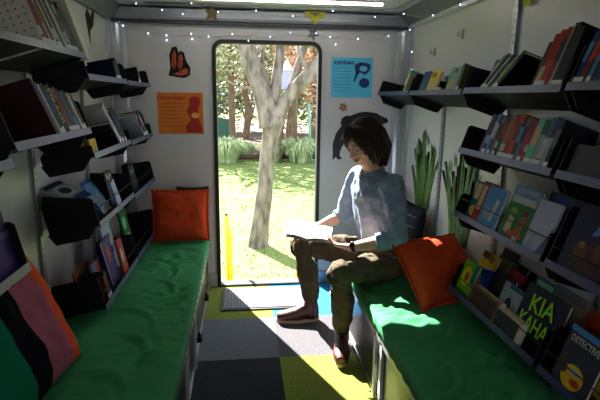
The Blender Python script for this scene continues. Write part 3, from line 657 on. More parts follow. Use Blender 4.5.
face_book(R3c, 1.965, .11, .175, .010, 'teal', 'narrow teal and yellow cover at the door end of the wire-fronted shelf', g3, [('r', 'cream', (.1, .55, .8, .95)), ('o', 'yellow', (.5, .25, .35, .15))], dep=.030)
face_book(R3c, 1.885, .12, .185, .012, 'pink', 'pink picture book cover overlapping the teal one', g3, [('p', 'red', [(0, 0), (.8, 0), (.5, .35), (0, .3)]), ('p', 'cream', [(.1, .3), (.35, .32), (.35, .9), (.1, .9)]), ('o', 'orange', (.3, .12, .2, .08))], dep=.018)
face_book(R3c, 1.80, .135, .175, .012, 'sky', 'round-topped pale blue picture book with white figure', g3, [('p', 'white', [(.55, .2), (.7, .2), (.8, .7), (.62, .75)]), ('o', 'silver', (.35, .35, .2, .15)), ('r', 'blue', (0, 0, 1, .08))], dep=.006)
face_book(R3c, 1.615, .165, .21, .014, 'green', 'green picture book showing two children under a white sky', g3, [('r', 'white', (.05, .70, .95, .82)), ('r', 'sky', (0, .82, 1, 1)), ('p', 'silver', [(.1, .82), (.5, .9), (.95, .85), (.95, .97), (.1, .97)]), ('p', 'tan', [(.55, .12), (.8, .1), (.85, .5), (.72, .62), (.6, .45)]), ('p', 'cream', [(.15, .15), (.4, .12), (.38, .42), (.2, .45)]), ('o', 'brown', (.7, .55, .1, .06)), ('o', 'orange', (.6, .15, .3, .07)), ('o', 'lime', (.3, .55, .15, .05)), ('r', 'white', (.6, .02, .75, .12))], dep=.008, text=[('kia ora', .016, .42, .62, (200, 214, 120), 1)] if False else None)
face_book(R3c, 1.47, .12, .19, .012, (206, 206, 226), 'white and lilac book with blank glossy cover near the shelf end', g3, [('p', 'lilac', [(.6, 0), (1, 0), (1, .6)]), ('p', 'silver', [(0, 0), (.5, 0), (.3, .4)])], dep=.006)
face_book(R3c, 1.45, .16, .225, .014, 'black', 'dark book with a blue top edge behind the white and lilac one', g3, [('r', 'blue', (.1, .80, .8, .97)), ('r', 'maroon', (.6, .5, .9, .7))], dep=.032)
face_book(R3d, 1.24, .20, .22, .016, 'navy', 'large dark blue cover with brown figures at the right edge', g3, [('p', 'sky', [(.45, .6), (1, .75), (1, 1), (.6, 1)]), ('p', 'maroon', [(.2, .1), (.9, .08), (.95, .5), (.6, .6), (.4, .42)]), ('o', 'brown', (.35, .35, .14, .14)), ('r', 'brown', (.60, .30, .84, .52)), ('o', 'tan', (.35, .45, .06, .05)), ('o', 'tan', (.72, .52, .05, .04)), ('r', 'lilac', (.05, .02, .95, .07))], dep=.008)
face_book(R3d, 1.03, .17, .20, .014, 'blue', 'blue face-out book beyond the large dark blue cover', g3, [('r', 'white', (.1, .7, .9, .85))], dep=.008)
g4 = 'picture books on the bottom right shelf'
face_book(R4c, 1.955, .125, .165, .010, 'lime', 'bright yellow-green picture book at the door end of the bottom right shelf', g4, [('o', 'yellow', (.4, .55, .3, .28)), ('o', 'orange', (.45, .55, .14, .14)), ('r', 'green', (0, 0, 1, .14)), ('p', 'teal', [(.7, .5), (1, .4), (1, 1), (.8, 1)])], dep=.010)
face_book(R4c, 1.965, .13, .225, .010, 'yellow', 'yellow book standing behind the yellow-green one, bottom right shelf', g4, [('r', 'brown', (0, .86, .5, 1)), ('o', 'tan', (.6, .9, .2, .08))], dep=.085)
row(R4c, 1.875, [(.009, .17, 'sky', None, dict(tag=False)), (.008, .175, 'white', None, dict(tag=False)), (.010, .165, 'teal', None, dict(tag=False)), (.009, .17, 'blue', 'sky', dict(tag=False))], 'the fanned bottom right stack', g4, lean=.35, dep=.035, depth=.16)
face_book(R4c, 1.79, .16, .185, .012, 'black', 'black book in the second row of the bottom right shelf', g4, [('r', 'charcoal', (.1, .6, .9, .9))], dep=.07)
face_book(R4c, 1.83, .15, .24, .010, 'charcoal', 'charcoal book rising at the back of the bottom right shelf', g4, [('r', 'grey', (.05, .88, .5, .97))], dep=.13)
face_book(R4c, 1.765, .11, .215, .008, 'crimson', 'crimson book edge between two black books, bottom right shelf', g4, [('r', 'red', (.1, .8, .9, .95))], dep=.10)
face_book(R4c, 1.70, .20, .285, .012, 'navy', 'tall navy and gold patterned book at the back, bottom right', g4, [('r', 'brown', (.08, .80, .92, .93)), ('o', 'tan', (.3, .87, .06, .04)), ('r', 'tan', (.5, .82, .75, .9)), ('r', 'teal', (0, .96, 1, 1))], dep=.165)
face_book(R4c, 1.685, .14, .17, .010, 'silver', 'silver-white book with a pale green ring, bottom right', g4, [('o', 'mint', (.5, .6, .38, .34)), ('o', 'silver', (.5, .6, .33, .29)), ('o', 'charcoal', (.45, .5, .15, .2)), ('r', 'teal', (.3, .9, 1, 1))], dep=.055)
face_book(R4c, 1.77, .22, .095, .030, 'brown', 'thick brown book with cream page edge along the shelf front', g4, [('r', 'maroon', (.1, .1, .9, .8)), ('r', 'tan', (0, .9, 1, 1))], dep=.006)
face_book(R4c, 1.59, .17, .085, .032, 'cream', 'thick cream book with white page edge along the shelf front', g4, [('r', 'charcoal', (.05, .1, .95, .85))], dep=.006)
kk = face_book(R4c, 1.492, .235, .225, .014, (22, 22, 52), 'navy book with lime hand lettering reading KIA KAHA', g4, [], dep=.045, text=[('KIA', .092, .50, .72, (172, 220, 64), .95, .08), ('KAHA', .080, .46, .38, (172, 220, 64), .80, -.02)])
face_book(R4c, 1.52, .20, .265, .010, 'cream', 'cream sheet-like book behind the navy lettered one', g4, [('r', 'silver', (.05, .8, .9, .95))], dep=.16)
face_book(R4d, 1.31, .13, .235, .010, 'orange', 'orange and brown cover above the mystery book', g4, [('r', 'brown', (.1, .7, .9, .8)), ('r', 'cream', (.7, .1, 1, .5))], dep=.12)
face_book(R4d, 1.18, .13, .235, .010, 'yellow', 'yellow cover at the picture\'s right edge, bottom shelf', g4, [('o', 'orange', (.5, .7, .3, .2))], dep=.13)
face_book(R4d, 1.27, .10, .17, .010, 'white', 'white cover with small green figure beside the mystery book', g4, [('o', 'green', (.4, .6, .2, .15)), ('r', 'red', (.5, .3, .8, .5))], dep=.07)
face_book(R4d, 1.22, .155, .195, .014, (70, 76, 92), 'grey-blue mystery book lettered DETECTIVE with a yellow blob creature', g4, [('r', 'sky', (0, .9, 1, 1)), ('o', 'yellow', (.5, .24, .30, .20)), ('o', 'orange', (.62, .18, .14, .06)), ('r', 'white', (.36, .28, .66, .38)), ('o', 'brown', (.15, .45, .08, .06)), ('o', 'brown', (.25, .3, .06, .08)), ('r', 'charcoal', (0, 0, 1, .05))], dep=.010,
    text=[('DETECTIVE', .032, .50, .80, (230, 232, 226), .82), ('AGENCY', .024, .55, .63, (226, 196, 70), .8)] if False else [('DETECTIVE', .030, .50, .80, (230, 232, 226), .82)])
face_book(R4c, 1.60, .12, .245, .010, 'teal', 'teal topped book behind the ringed silver one, bottom right', g4, [('r', 'mint', (.1, .86, .9, .96))], dep=.105)
face_book(R4c, 1.90, .10, .235, .008, 'olive', 'olive book top peeking up behind the black ones, bottom right', g4, [('r', 'tan', (.1, .88, .6, .97))], dep=.112)
face_book(R4c, 1.93, .13, .27, .010, 'black', 'black book at the very back by the door end, bottom right', g4, [('r', 'maroon', (.2, .9, .8, .97))], dep=.15)
face_book(R4c, 1.455, .14, .295, .008, 'lilac', 'pale lilac book top behind the cream sheet-like one', g4, [('r', 'silver', (.1, .9, .9, .97))], dep=.185)

# ---- left wall
gL = 'black tilted shelves on the left wall'
CREAMP = mat('cream_steel', (196, 192, 170), rough=0.45)
L1 = shelf(-1, 1.36, 2.08, 1.57, 'top left-wall shelf with cream end plates and red spines', .16, .16, plates='', grp=gL, tilt=.3)
for nm, y, h in (('near', 1.665, .20), ('far', 2.085, .30)):
    P = L1.P; m = MB(); m.prism([P(y, -.004, -.01), P(y, .235, -.01), P(y, .235, h), P(y, -.004, h)], (0, .042 if nm == 'far' else .003, 0)); m.build('end_plate', CREAMP, L1.root)
m = MB()
for a in range(9):
    for b in range(8): m.prism([L1.P(1.6635, .012+.024*a+.0028*math.cos(q), .012+.022*b+.0028*math.sin(q)) for q in [k*1.047 for k in range(6)]], (0, .0012, 0))
m.build('perforation', BLACK, L1.root)
L2 = shelf(-1, 1.40, 2.08, 1.275, 'left-wall shelf at head height with lettered black spine', .13, .13, plates='nf', grp=gL, tilt=.3)
L0a = shelf(-1, 0.70, 1.38, 1.235, 'nearest upper left-wall shelf, cut by the picture edge', .13, .13, plates='n', grp=gL)
L0b = shelf(-1, 0.70, 1.41, .93, 'nearest lower left-wall shelf with black end plate beside the striped cushion', .14, .14, grp=gL)
L3a = shelf(-1, 2.10, 2.78, 1.49, 'upper left-wall shelf just beyond the cream end plate', .10, .12, grp=gL)
L3b = shelf(-1, 2.80, 3.45, 1.485, 'upper left-wall shelf at the end wall', .10, .12, grp=gL)
L4a = shelf(-1, 2.10, 2.78, 1.165, 'second left-wall shelf with slumped pale books', .05, .05, plates='n', grp=gL)
L4b = shelf(-1, 2.80, 3.45, 1.155, 'second left-wall shelf at the end wall', .08, .10, grp=gL)
L5a = shelf(-1, 2.10, 2.78, .865, 'third left-wall shelf with large black end plate', .125, .17, rail=.07, grp=gL, plates='nf')
L5b = shelf(-1, 2.80, 3.45, .845, 'third left-wall shelf at the end wall', .13, .14, rail=.07, grp=gL)
L6a = shelf(-1, 2.10, 2.78, .48, 'bottom left-wall shelf nearest the striped cushion', .15, .15, rail=.07, grp=gL, brackets=False)
L6b = shelf(-1, 2.80, 3.45, .48, 'bottom left-wall shelf behind the left orange cushion', .15, .15, rail=.07, grp=gL, brackets=False)
h1 = 'books on the top left shelf'
row(L1, 2.05, [(0.0226, .20, 'black'), (0.0181, .17, 'charcoal'), (0.0226, .19, 'black', 'green', dict(band=(.3, .5))), (0.0158, .18, 'white', 'grey'), (0.0271, .19, 'charcoal', 'silver', dict(band=(.2, .4))), (0.0158, .185, 'mint', 'white'), (0.0136, .18, 'white'), (0.0271, .195, 'black', 'maroon'),
   (0.0158, .185, 'silver'), (0.0294, .19, 'maroon', 'white', dict(band=(.2, .4))), (0.0158, .185, 'white', 'cream'), (0.0271, .19, 'black', 'brown'), (0.0158, .19, 'cream', 'tan'), (0.0226, .195, 'red', 'crimson'), (0.0158, .19, 'black'), (0.0271, .195, 'red', 'white', dict(band=(.2, .35)))], 'the top left shelf', h1, lean=-.22, depth=.15)
h2 = 'books on the head-height left shelf'
row(L2, 2.07, [(0.0284, .15, 'charcoal', 'black'), (0.0256, .16, 'cream', 'white', dict(band=(.6, .95))), (0.0199, .165, 'black', 'grey'), (0.0227, .17, 'navy', 'sky', dict(band=(.2, .4))), (0.0256, .165, 'teal'), (0.0199, .175, 'charcoal', 'navy'), (0.0256, .18, 'crimson', 'red'), (0.0170, .175, 'grey', 'charcoal'), (0.0483, .185, 'black', None, dict(text=('PIKAOI', (214, 206, 90)))), (0.0341, .19, 'navy', 'blue'), (0.0142, .19, 'white'), (0.0199, .195, 'lilac'), (0.0170, .21, 'maroon', None, dict(tag=False, d=.19))], 'the head-height left shelf', h2, lean=-.22, depth=.15)
h3 = 'books on the far left shelves'
row(L3a, 2.70, [(.02, .11, 'black'), (.02, .12, 'charcoal'), (.03, .10, 'black'), (.02, .10, 'navy')], 'the upper left shelf past the cream plate', h3)
row(L3b, 3.2, [(.012, .10, 'white', 'tan'), (.014, .09, 'grey'), (.02, .11, 'black')], 'the upper left shelf by the end wall', h3, lean=.3)
row(L4a, 2.74, [(0.0225, 0.195, 'black', None, dict(lean=-.45)), (0.0250, 0.208, 'navy', 'blue', dict(lean=-.50)), (0.0275, 0.208, 'black', None, dict(lean=-.55)), (0.0375, 0.260, 'white', 'silver', dict(lean=-.70, d=.12)), (0.0175, 0.156, 'charcoal', None, dict(lean=-.72))], 'the second left shelf', h3)
face_book(L4a, 2.20, .09, .07, .01, 'yellow', 'small yellow cover low at the near end of the second left shelf', h3, [('r', 'cream', (.5, .1, .9, .5))], dep=.02)
row(L4b, 3.38, [(0.0175, 0.156, 'charcoal', None, dict(lean=-.4)), (0.0250, 0.182, 'black', None, dict(lean=-.5)), (0.0275, 0.182, 'sky', 'white', dict(lean=-.6)), (0.0175, 0.195, 'maroon', 'red', dict(lean=-.62)), (0.0200, 0.195, 'black', None, dict(lean=-.64)), (0.0200, 0.182, 'silver', 'blue', dict(lean=-.66))], 'the second left shelf by the end wall', h3)
h4 = 'face-out covers on the left shelves'
face_book(L5a, 2.235, .21, .20, .012, 'silver', 'silver cover with a dark fish shape above the large black end plate', h4, [('o', 'white', (.5, .66, .42, .2)), ('o', 'charcoal', (.5, .66, .25, .12)), ('r', 'blue', (.3, .2, 1, .42)), ('r', 'navy', (0, .88, 1, 1))], dep=.04, tilt=.95, lift=.085)
face_book(L5a, 2.42, .14, .18, .012, 'sky', 'pale blue and white cover beside the fish one', h4, [('p', 'white', [(0, 0), (1, 0), (.6, .6)]), ('r', 'blue', (0, .9, 1, 1))], dep=.05, tilt=.35)
face_book(L5a, 2.58, .13, .18, .012, 'black', 'black cover with white zigzag on the third left shelf', h4, [('p', 'white', [(.1, .75), (.3, .95), (.5, .78), (.7, .95), (.9, .75), (.7, .85), (.5, .68), (.3, .85)])], dep=.05)
face_book(L5a, 2.50, .07, .13, .01, (196, 204, 236), 'narrow pale violet-white book standing at the wire, third left shelf', h4, [], dep=.006, roll=.25)
face_book(L5b, 3.05, .13, .16, .012, 'charcoal', 'charcoal cover on the third left shelf by the end wall', h4, [('r', 'grey', (.1, .7, .9, .85))], dep=.04)
face_book(L0a, 1.2, .16, .19, .012, 'purple', 'purple and turquoise patterned cover at the picture\'s left edge', h4, [('r', 'lilac', (.05, .05, .95, .95)), ('r', 'navy', (.1, .12, .9, .88)), ('o', 'teal', (.5, .55, .3, .3)), ('o', 'mint', (.5, .55, .16, .18)), ('o', 'sky', (.3, .3, .1, .1))], dep=.02, lift=-.31 if False else 0)
face_book(L0b, 1.335, .12, .285, .012, 'purple', 'purple and mint patterned tall cover beside the nearest black end plate', h4, [('r', 'navy', (.08, .45, .92, .95)), ('o', 'teal', (.5, .72, .3, .2)), ('o', 'mint', (.5, .72, .16, .12)), ('r', 'lilac', (0, .36, 1, .42))], dep=.02)
face_book(L6a, 2.27, .20, .115, .010, 'orange', 'orange edged book at the near end of the bottom left shelf', h4, [('r', 'tan', (0, .85, 1, 1)), ('r', 'green', (.3, .5, 1, .8))], dep=.12, lift=.05)
face_book(L6a, 2.30, .14, .17, .012, 'lilac', 'lilac white cover with red tomatoes, bottom left shelf', h4, [('o', 'red', (.6, .8, .22, .14)), ('o', 'red', (.75, .7, .15, .12)), ('o', 'green', (.85, .55, .12, .08))], dep=.06)
face_book(L6a, 2.44, .15, .235, .012, 'purple', 'purple cover with white lettering blocks and orange shape', h4, [('r', 'white', (.02, .02, .06, .98)), ('p', 'orange', [(.35, .45), (.75, .6), (.6, .8), (.4, .7)]), ('o', 'pink', (.5, .78, .25, .06)), ('r', 'lilac', (.15, .86, .85, .93))], dep=.035, roll=.05)
face_book(L6a, 2.57, .09, .19, .012, 'orange', 'orange cover leaning next to the purple one', h4, [('p', 'pink', [(0, .7), (1, .8), (1, 1), (0, 1)]), ('o', 'white', (.4, .48, .2, .26))], dep=.012)
face_book(L6a, 2.66, .16, .28, .012, (190, 206, 220), 'pale cover with small red and blue drawings, bottom left shelf', h4, [('o', 'red', (.3, .6, .12, .06)), ('o', 'blue', (.6, .4, .15, .08)), ('r', 'orange', (0, .93, .7, 1)), ('o', 'pink', (.6, .7, .12, .06))], dep=.09)
face_book(L6b, 2.90, .14, .29, .012, (60, 110, 60), 'green leafy cover near the left orange cushion', h4, [('o', 'mint', (.4, .7, .25, .14)), ('o', 'cream', (.6, .35, .2, .12)), ('o', 'lime', (.3, .4, .15, .1))], dep=.05)
face_book(L6b, 3.03, .12, .27, .012, 'charcoal', 'dark cover behind the green leafy one', h4, [('r', 'olive', (.1, .1, .9, .3))], dep=.09)
row(L6a, 2.24, [(.02, .13, 'black'), (.014, .14, 'charcoal'), (.014, .12, 'brown')], 'the near end of the bottom left shelf', h4)

# ------------------------------------------------------------ wall decorations on the end wall
def plate(name, label, cat, poly, y, mt, th=0.0012, extra=(), group=None, parent=None):
    m = MB(); m.prism([(x, y, z) for x, z in poly], (0, -th, 0)); o = m.build(name, mt)
    tag(o, label, cat, group)
    for nm, ps, mm, lvl in extra:
        e = MB()
        for p in ps: e.prism([(x, y-th, z) for x, z in p], (0, -0.0006*lvl, 0))
        e.build(nm, mm, o)
    return o
def circ(cx, cz, rx, rz=None, n=12): rz = rz or rx; return [(cx+rx*math.cos(2*math.pi*k/n), cz+rz*math.sin(2*math.pi*k/n)) for k in range(n)]
def rect(x0, z0, x1, z1): return [(x0, z0), (x1, z0), (x1, z1), (x0, z1)]
YW = YE - 0.001
DKR = mat('dark_red_ink', (120, 26, 22)); 
x0, x1, z0, z1 = -0.585, -0.272, 1.155, 1.440
lines = [rect(x0+.02, z1-.075-k*.026, x0+.185, z1-.070-k*.026) for k in range(7)]
fig = [[(x1-.125, z0+.01), (x1-.01, z0+.012), (x1-.012, z0+.05), (x1-.03, z0+.10), (x1-.035, z0+.17), (x1-.02, z0+.215), (x1-.025, z0+.255), (x1-.06, z0+.262), (x1-.095, z0+.25), (x1-.092, z0+.20), (x1-.115, z0+.17), (x1-.10, z0+.125), (x1-.085, z0+.10), (x1-.12, z0+.06)]]
op = plate('poster', 'orange poster with dark red seated figure on the end wall left of the doorway', 'poster', rect(x0, z0, x1, z1), YW, mat('orange_poster_paper', (228, 128, 24), rough=0.6, c2=(214, 104, 20), scale=5),
    extra=[('figure_print', fig, mat('red_ink', (176, 30, 20)), 1), ('text_lines', lines, mat('brown_ink', (176, 88, 20)), 1), ('halo_print', [circ(x1-.055, z0+.13, .03, .02)], mat('amber_ink', (240, 172, 70)), 2)])
def wall_text(parent, s_, size, x, z, mt, sx=1.0, dy=0.0022):
    me = text_mesh(s_, size, 0.0002, sx, size*0.03); me.transform(Matrix(((1, 0, 0, x), (0, 0, -1, YW-dy), (0, 1, 0, z), (0, 0, 0, 1)))); return link('poster_title', me, mt, parent)
wall_text(op, 'LIVE IN PAPERA', .026, x0+.105, z1-.038, _mats['red_ink'], .95)
x0, x1, z0, z1 = 0.636, 0.940, 1.421, 1.700
lines = [rect(x0+.015, z1-.075-k*.023, x0+.15, z1-.070-k*.023) for k in range(8)]
NV = mat('navy_ink', (24, 48, 110)); 
bird = [[(x0+.17, z1-.05), (x0+.21, z1-.03), (x0+.26, z1-.035), (x0+.29, z1-.05), (x0+.28, z1-.09), (x0+.25, z1-.12), (x0+.21, z1-.10), (x0+.19, z1-.13), (x0+.175, z1-.17), (x0+.165, z1-.165), (x0+.18, z1-.11)], circ(x0+.245, z1-.175, .04, .035)]
bp_ = plate('poster', 'light blue poster with navy bird drawing on the end wall right of the doorway', 'poster', rect(x0, z0, x1, z1), YW, mat('blue_poster_paper', (92, 196, 232), rough=0.6, c2=(76, 184, 224), scale=5),
    extra=[('bird_print', bird, NV, 1), ('text_lines', lines, mat('mid_blue_ink', (60, 140, 196)), 1), ('wing_print', [circ(x0+.235, z1-.075, .03, .02)], mat('pale_blue_ink', (120, 190, 226)), 2)])
wall_text(bp_, 'KERPRIMA', .034, x0+.09, z1-.038, NV, .92)
# butterfly
bx, bz = -0.425, 1.64
ww = [[(bx-.065, bz-.075), (bx-.03, bz-.08), (bx+.0, bz-.06), (bx+.01, bz+.05), (bx-.0, bz+.09), (bx-.03, bz+.10), (bx-.055, bz+.06), (bx-.055, bz-.02)]]
o = plate('butterfly_decoration', 'orange and black paper butterfly on the end wall above the orange poster', 'wall decoration', [(bx-.075, bz-.085), (bx-.02, bz-.095), (bx+.03, bz-.10), (bx+.07, bz-.08), (bx+.075, bz-.03), (bx+.055, bz+.0), (bx+.045, bz+.02), (bx+.035, bz+.07), (bx+.01, bz+.08), (bx-.0, bz+.065), (bx-.015, bz+.11), (bx-.045, bz+.10), (bx-.065, bz+.05), (bx-.06, bz-.03)], YW, BLACK, .003,
    extra=[('wing', [[(bx-.05, bz-.02), (bx-.045, bz+.05), (bx-.03, bz+.085), (bx-.018, bz+.06), (bx-.02, bz+.0), (bx-.03, bz-.05)]], mat('butterfly_orange', (196, 84, 40), c2=(150, 56, 30), scale=60), 1), ('wing', [[(bx-.012, bz-.02), (bx-.005, bz+.045), (bx+.02, bz+.06), (bx+.03, bz+.02), (bx+.02, bz-.03), (bx+.0, bz-.05)]], _mats['butterfly_orange'], 1), ('wing', [[(bx-.05, bz-.075), (bx-.01, bz-.06), (bx+.04, bz-.035), (bx+.06, bz-.04), (bx+.055, bz-.075), (bx+.01, bz-.085)]], _mats['butterfly_orange'], 1)])
m = MB()
for k in range(3): m.tube([(bx-.03+.03*k, YW-.005, bz-.07+.01*k), (bx-.035+.03*k, YW-.005, bz+.05)], .0016, 4)
m.build('wing_vein', BLACK, o)
def star(cx, cz, r, n=5, rot=0.0, q=.42): return [(cx+(r if k % 2 == 0 else r*q)*math.sin(rot+math.pi*k/n), cz+(r if k % 2 == 0 else r*q)*math.cos(rot+math.pi*k/n)) for k in range(2*n)]
GOLD = mat('gold_glitter', (124, 104, 46), rough=0.7, c2=(92, 76, 32), scale=200)
plate('star_decoration', 'gold glitter star hanging on the header beam', 'wall decoration', star(-0.19, 1.962, .066, rot=.1), YE-0.064, GOLD, .003)
plate('star_decoration', 'grey star stuck on the wall above the doorway\'s right corner', 'wall decoration', star(0.502, 1.852, .05, rot=.5), YW, mat('grey_card', (112, 112, 120)), .002)
o = plate('flower_decoration', 'small six-pointed orange and brown flower under the blue poster', 'wall decoration', star(0.732, 1.352, .04, 6, .2, .45), YW, mat('flower_brown', (150, 74, 28)), .002, extra=[('flower_centre', [circ(.732, 1.352, .012)], mat('flower_amber', (220, 150, 50)), 1)])
YLW = mat('yellow_felt', (206, 200, 60), rough=0.8, c2=(170, 160, 40), scale=30)
plate('butterfly_decoration', 'yellow butterfly shape on the header beam below the light', 'wall decoration', [(.43, 2.0-.005), (.58, 2.0-.005), (.565, 1.955), (.52, 1.93), (.505, 1.905), (.49, 1.93), (.45, 1.955)], YE-0.0625, YLW, .003, extra=[('wing_marking', [[(.46, 1.985), (.55, 1.985), (.505, 1.96)]], mat('brown_felt', (110, 90, 30)), 1)])
def sidemesh(name, label, cat, pts, X, s, mt, th=.0015, group=None):     # polygons (y, z) on a side wall
    m = MB()
    for p in pts: m.prism([(X, y, z) for y, z in p], (-s*th, 0, 0))
    return tag(m.build(name, mt), label, cat, group)
sidemesh('butterfly_decoration', 'dark butterfly shape on the left wall beside the corner post', 'wall decoration', [[(3.05, 1.78), (3.12, 1.82), (3.16, 1.92), (3.12, 1.90), (3.08, 1.86), (3.02, 1.90), (2.98, 1.86), (3.0, 1.80), (3.04, 1.70)]], XL+.001, -1, BLACK)
sidemesh('flower_decoration', 'yellow flower beside the tall upright near the ceiling', 'wall decoration', [[(2.0+a, 1.83+b) for a, b in [(.04*math.cos(k*.785)*(1 if k % 2 else .7), .04*math.sin(k*.785)*(1 if k % 2 else .7)) for k in range(8)]]], XR-.016, 1, YLW)
# dolphin decal behind the reader
dol = [(.662, .965), (.688, .99), (.700, .97), (.735, .972), (.715, 1.0), (.718, 1.03), (.735, 1.07), (.765, 1.115), (.81, 1.18), (.88, 1.205), (.96, 1.215), (1.02, 1.225), (1.075, 1.245), (1.068, 1.272), (1.03, 1.285), (.98, 1.312), (.90, 1.322), (.84, 1.312), (.79, 1.29), (.755, 1.292), (.725, 1.272), (.715, 1.235), (.725, 1.22), (.682, 1.16), (.660, 1.08), (.664, 1.02)]
dol = [(x, z) for x, z in dol]
plate('dolphin_decal', 'black leaping dolphin shape on the end wall behind the reader\'s head', 'wall decoration', dol, YW, mat('dolphin_black', (18, 18, 21), rough=0.45), .003, extra=[('belly_print', [[(.715, 1.10), (.755, 1.17), (.81, 1.222), (.85, 1.245), (.79, 1.222), (.735, 1.165)]], mat('dolphin_grey', (150, 152, 158)), 1)])
# reeds painted on the right wall
REED = mat('reed_green', (92, 132, 58), rough=0.6, c2=(58, 96, 40), scale=14)
def reeds(yc, z0, z1, wid, seed, label):
    g = random.Random(seed); m = MB()
    for k in range(34):
        a = g.uniform(-1, 1); top = z0 + (z1-z0)*g.uniform(.6, 1.0)*(1-.2*abs(a)); yb = yc + a*wid*.25; yt = yc + a*wid*.62; w_ = .016
        L = []; Rr = []
        for i in range(9):
            t = i/8; y = yb + (yt-yb)*t**1.6; z = z0 + (top-z0)*t; ww_ = w_*(1-t**3)+.001
            L.append((y-ww_, z)); Rr.append((y+ww_, z))
        if g.random() < .5:
            s_ = 1 if a > 0 else -1; L.append((yt+s_*.03, top-.01)); Rr.insert(0, None) if False else None
        P = L + Rr[::-1]
        X = XR-.001-.0002*k; m.face([(X, y, z) for y, z in P])
    for k in range(9):
        a = g.uniform(-1, 1); y = yc + a*wid*.42; z = z1*(1-.02*g.random()) - .12*abs(a); X = XR-.007
        m.face([(X, y-.016, z-.03), (X, y-.002, z-.05), (X, y+.014, z), (X, y+.004, z+.03)])
    o = m.build('reed_decal', REED); so = o.modifiers.new('s', 'SOLIDIFY'); so.thickness = .0006
    tag(o, label, 'wall decoration', 'green reeds on the right wall')
reeds(3.05, .70, 1.21, .42, 1, 'clump of green reeds on the right wall beside the reader')
reeds(2.48, .62, 1.17, .40, 2, 'clump of green reeds on the right wall below the shelf end')
# small wall hooks
for k, (y, z, lb) in enumerate(((3.0, 1.70, 'small wall hook high on the right wall nearer the end corner'), (2.62, 1.76, 'small wall hook high on the right wall above the pale books'))):
    t = thing('wall_hook', lb, 'hook', (XR, y, z), 'hooks on the right wall'); MB().box((XR-.006, y-.012, z-.02), (XR-.001, y+.012, z+.03)).build('hook_plate', ALU, t)
    m = MB(); m.tube([(XR-.006, y, z), (XR-.03, y, z-.005), (XR-.03, y, z+.02)], .004, 6); m.build('hook_prong', ALU, t)
# ------------------------------------------------------------ ceiling light
cl = thing('ceiling_light', 'long white strip light across the ceiling near the end wall', 'ceiling light', (0.22, 3.055, ZC))
MB().box((-0.45, 3.04, ZC-0.012), (0.88, 3.07, ZC-0.001)).build('housing', ALUW, cl)
MB().box((-0.43, 3.048, ZC-0.026), (0.865, 3.062, ZC-0.012)).build('diffuser', mat('lit_diffuser', (250, 250, 250), emit=((255, 252, 244), 9.0)), cl)
# ------------------------------------------------------------ fairy lights
fy = thing('string_lights', 'string of tiny white fairy lights looped along the end wall and ceiling', 'string lights', (0.16, YE-.02, 1.9))
bulb = mat('fairy_bulb', (230, 236, 255), emit=((214, 222, 255), 3.0))
wire = mat('clear_wire', (170, 172, 178), rough=0.3)
pts = [(-.80, 3.47, 1.90), (-.78, 3.485, 1.875), (-.66, 3.485, 1.86), (-.50, 3.485, 1.82), (-.335, 3.485, 1.835), (-.22, 3.485, 1.82), (-.06, 3.485, 1.84), (.08, 3.485, 1.835), (.20, 3.485, 1.83), (.34, 3.485, 1.86), (.42, 3.485, 1.845), (.52, 3.485, 1.86), (.62, 3.485, 1.84), (.70, 3.485, 1.845), (.82, 3.485, 1.83), (.96, 3.485, 1.83), (1.04, 3.485, 1.855), (1.10, 3.38, 1.88)]
m = MB(); 
def smoothp(P, n=4):
    out = []
    P = [Vector(p) for p in P]
    for i in range(len(P)-1):
        for k in range(n):
            t = k/n; q = P[i].lerp(P[i+1], t); q.z -= .014*math.sin(math.pi*t); out.append(q)
    return out + [P[-1]]
m.tube(smoothp(pts), .0016, 5); 
pts2 = [(1.165, 3.40, 1.89), (1.175, 3.36, 1.74), (1.18, 3.36, 1.62), (1.175, 3.30, 1.50)]
m.tube(smoothp(pts2), .0016, 5)
pts3 = [(-.80, 3.43, 1.99), (-.65, 3.3, 1.985), (-.5, 3.35, 1.96), (-.38, 3.42, 1.95), (-.3, 3.2, 1.98), (-.15, 3.42, 1.97), (.1, 3.35, 1.975), (.35, 3.42, 1.96), (.6, 3.3, 1.98), (.9, 3.35, 1.96), (1.05, 3.2, 1.96), (1.15, 2.95, 1.915), (1.16, 2.6, 1.915)]
m.tube(smoothp(pts3), .0014, 5)
m.build('wire', wire, fy)
rng = random.Random(7)
bl = [pts[i] for i in (0, 1, 3, 4, 5, 6, 8, 9, 11, 12, 14, 16)] + [(-.62, 3.485, 1.83), (-.33, 3.485, 1.80), (-.5, 3.485, 1.79), (.05, 3.485, 1.80), (.66, 3.485, 1.79)] + pts2 + pts3
for p in bl:
    mm = MB(); mm.ball((p[0], p[1]-.004, p[2]-.004), (.0035, .0035, .005), n=8); mm.build('bulb', bulb, fy, smooth=True)

# ------------------------------------------------------------ the reader
SKIN = mat('skin', (228, 180, 158), rough=0.55, var=0.06, scale=20)
SHIRT = mat('denim_blue_shirt', (146, 164, 188), rough=0.85, c2=(124, 144, 170), scale=30, bump=0.3, bscale=120, spec=0.15)
TROU = mat('olive_trousers', (104, 94, 78), rough=0.9, c2=(84, 76, 62), scale=18, bump=0.4, bscale=160, spec=0.1)
HAIR = mat('dark_brown_hair', (66, 40, 30), rough=0.45, c2=(28, 18, 15), scale=30, stretch=(8, 8, 1), bump=0.6, spec=0.4)
per = thing('person', 'person in blue shirt and olive trousers reading a book on the right bench', 'person', (0.80, 2.60, BT))
HN, HF = Vector((.80, 2.50, .505)), Vector((.79, 2.72, .505))
KN, KF = Vector((.485, 2.335, .525)), Vector((.345, 2.845, .515))
AN, AF = Vector((.555, 2.50, .10)), Vector((.425, 2.865, .105))
SN, SF = Vector((.785, 2.415, .965)), Vector((.685, 2.765, .965))
EN, EF = Vector((.80, 2.345, .70)), Vector((.61, 2.815, .715))
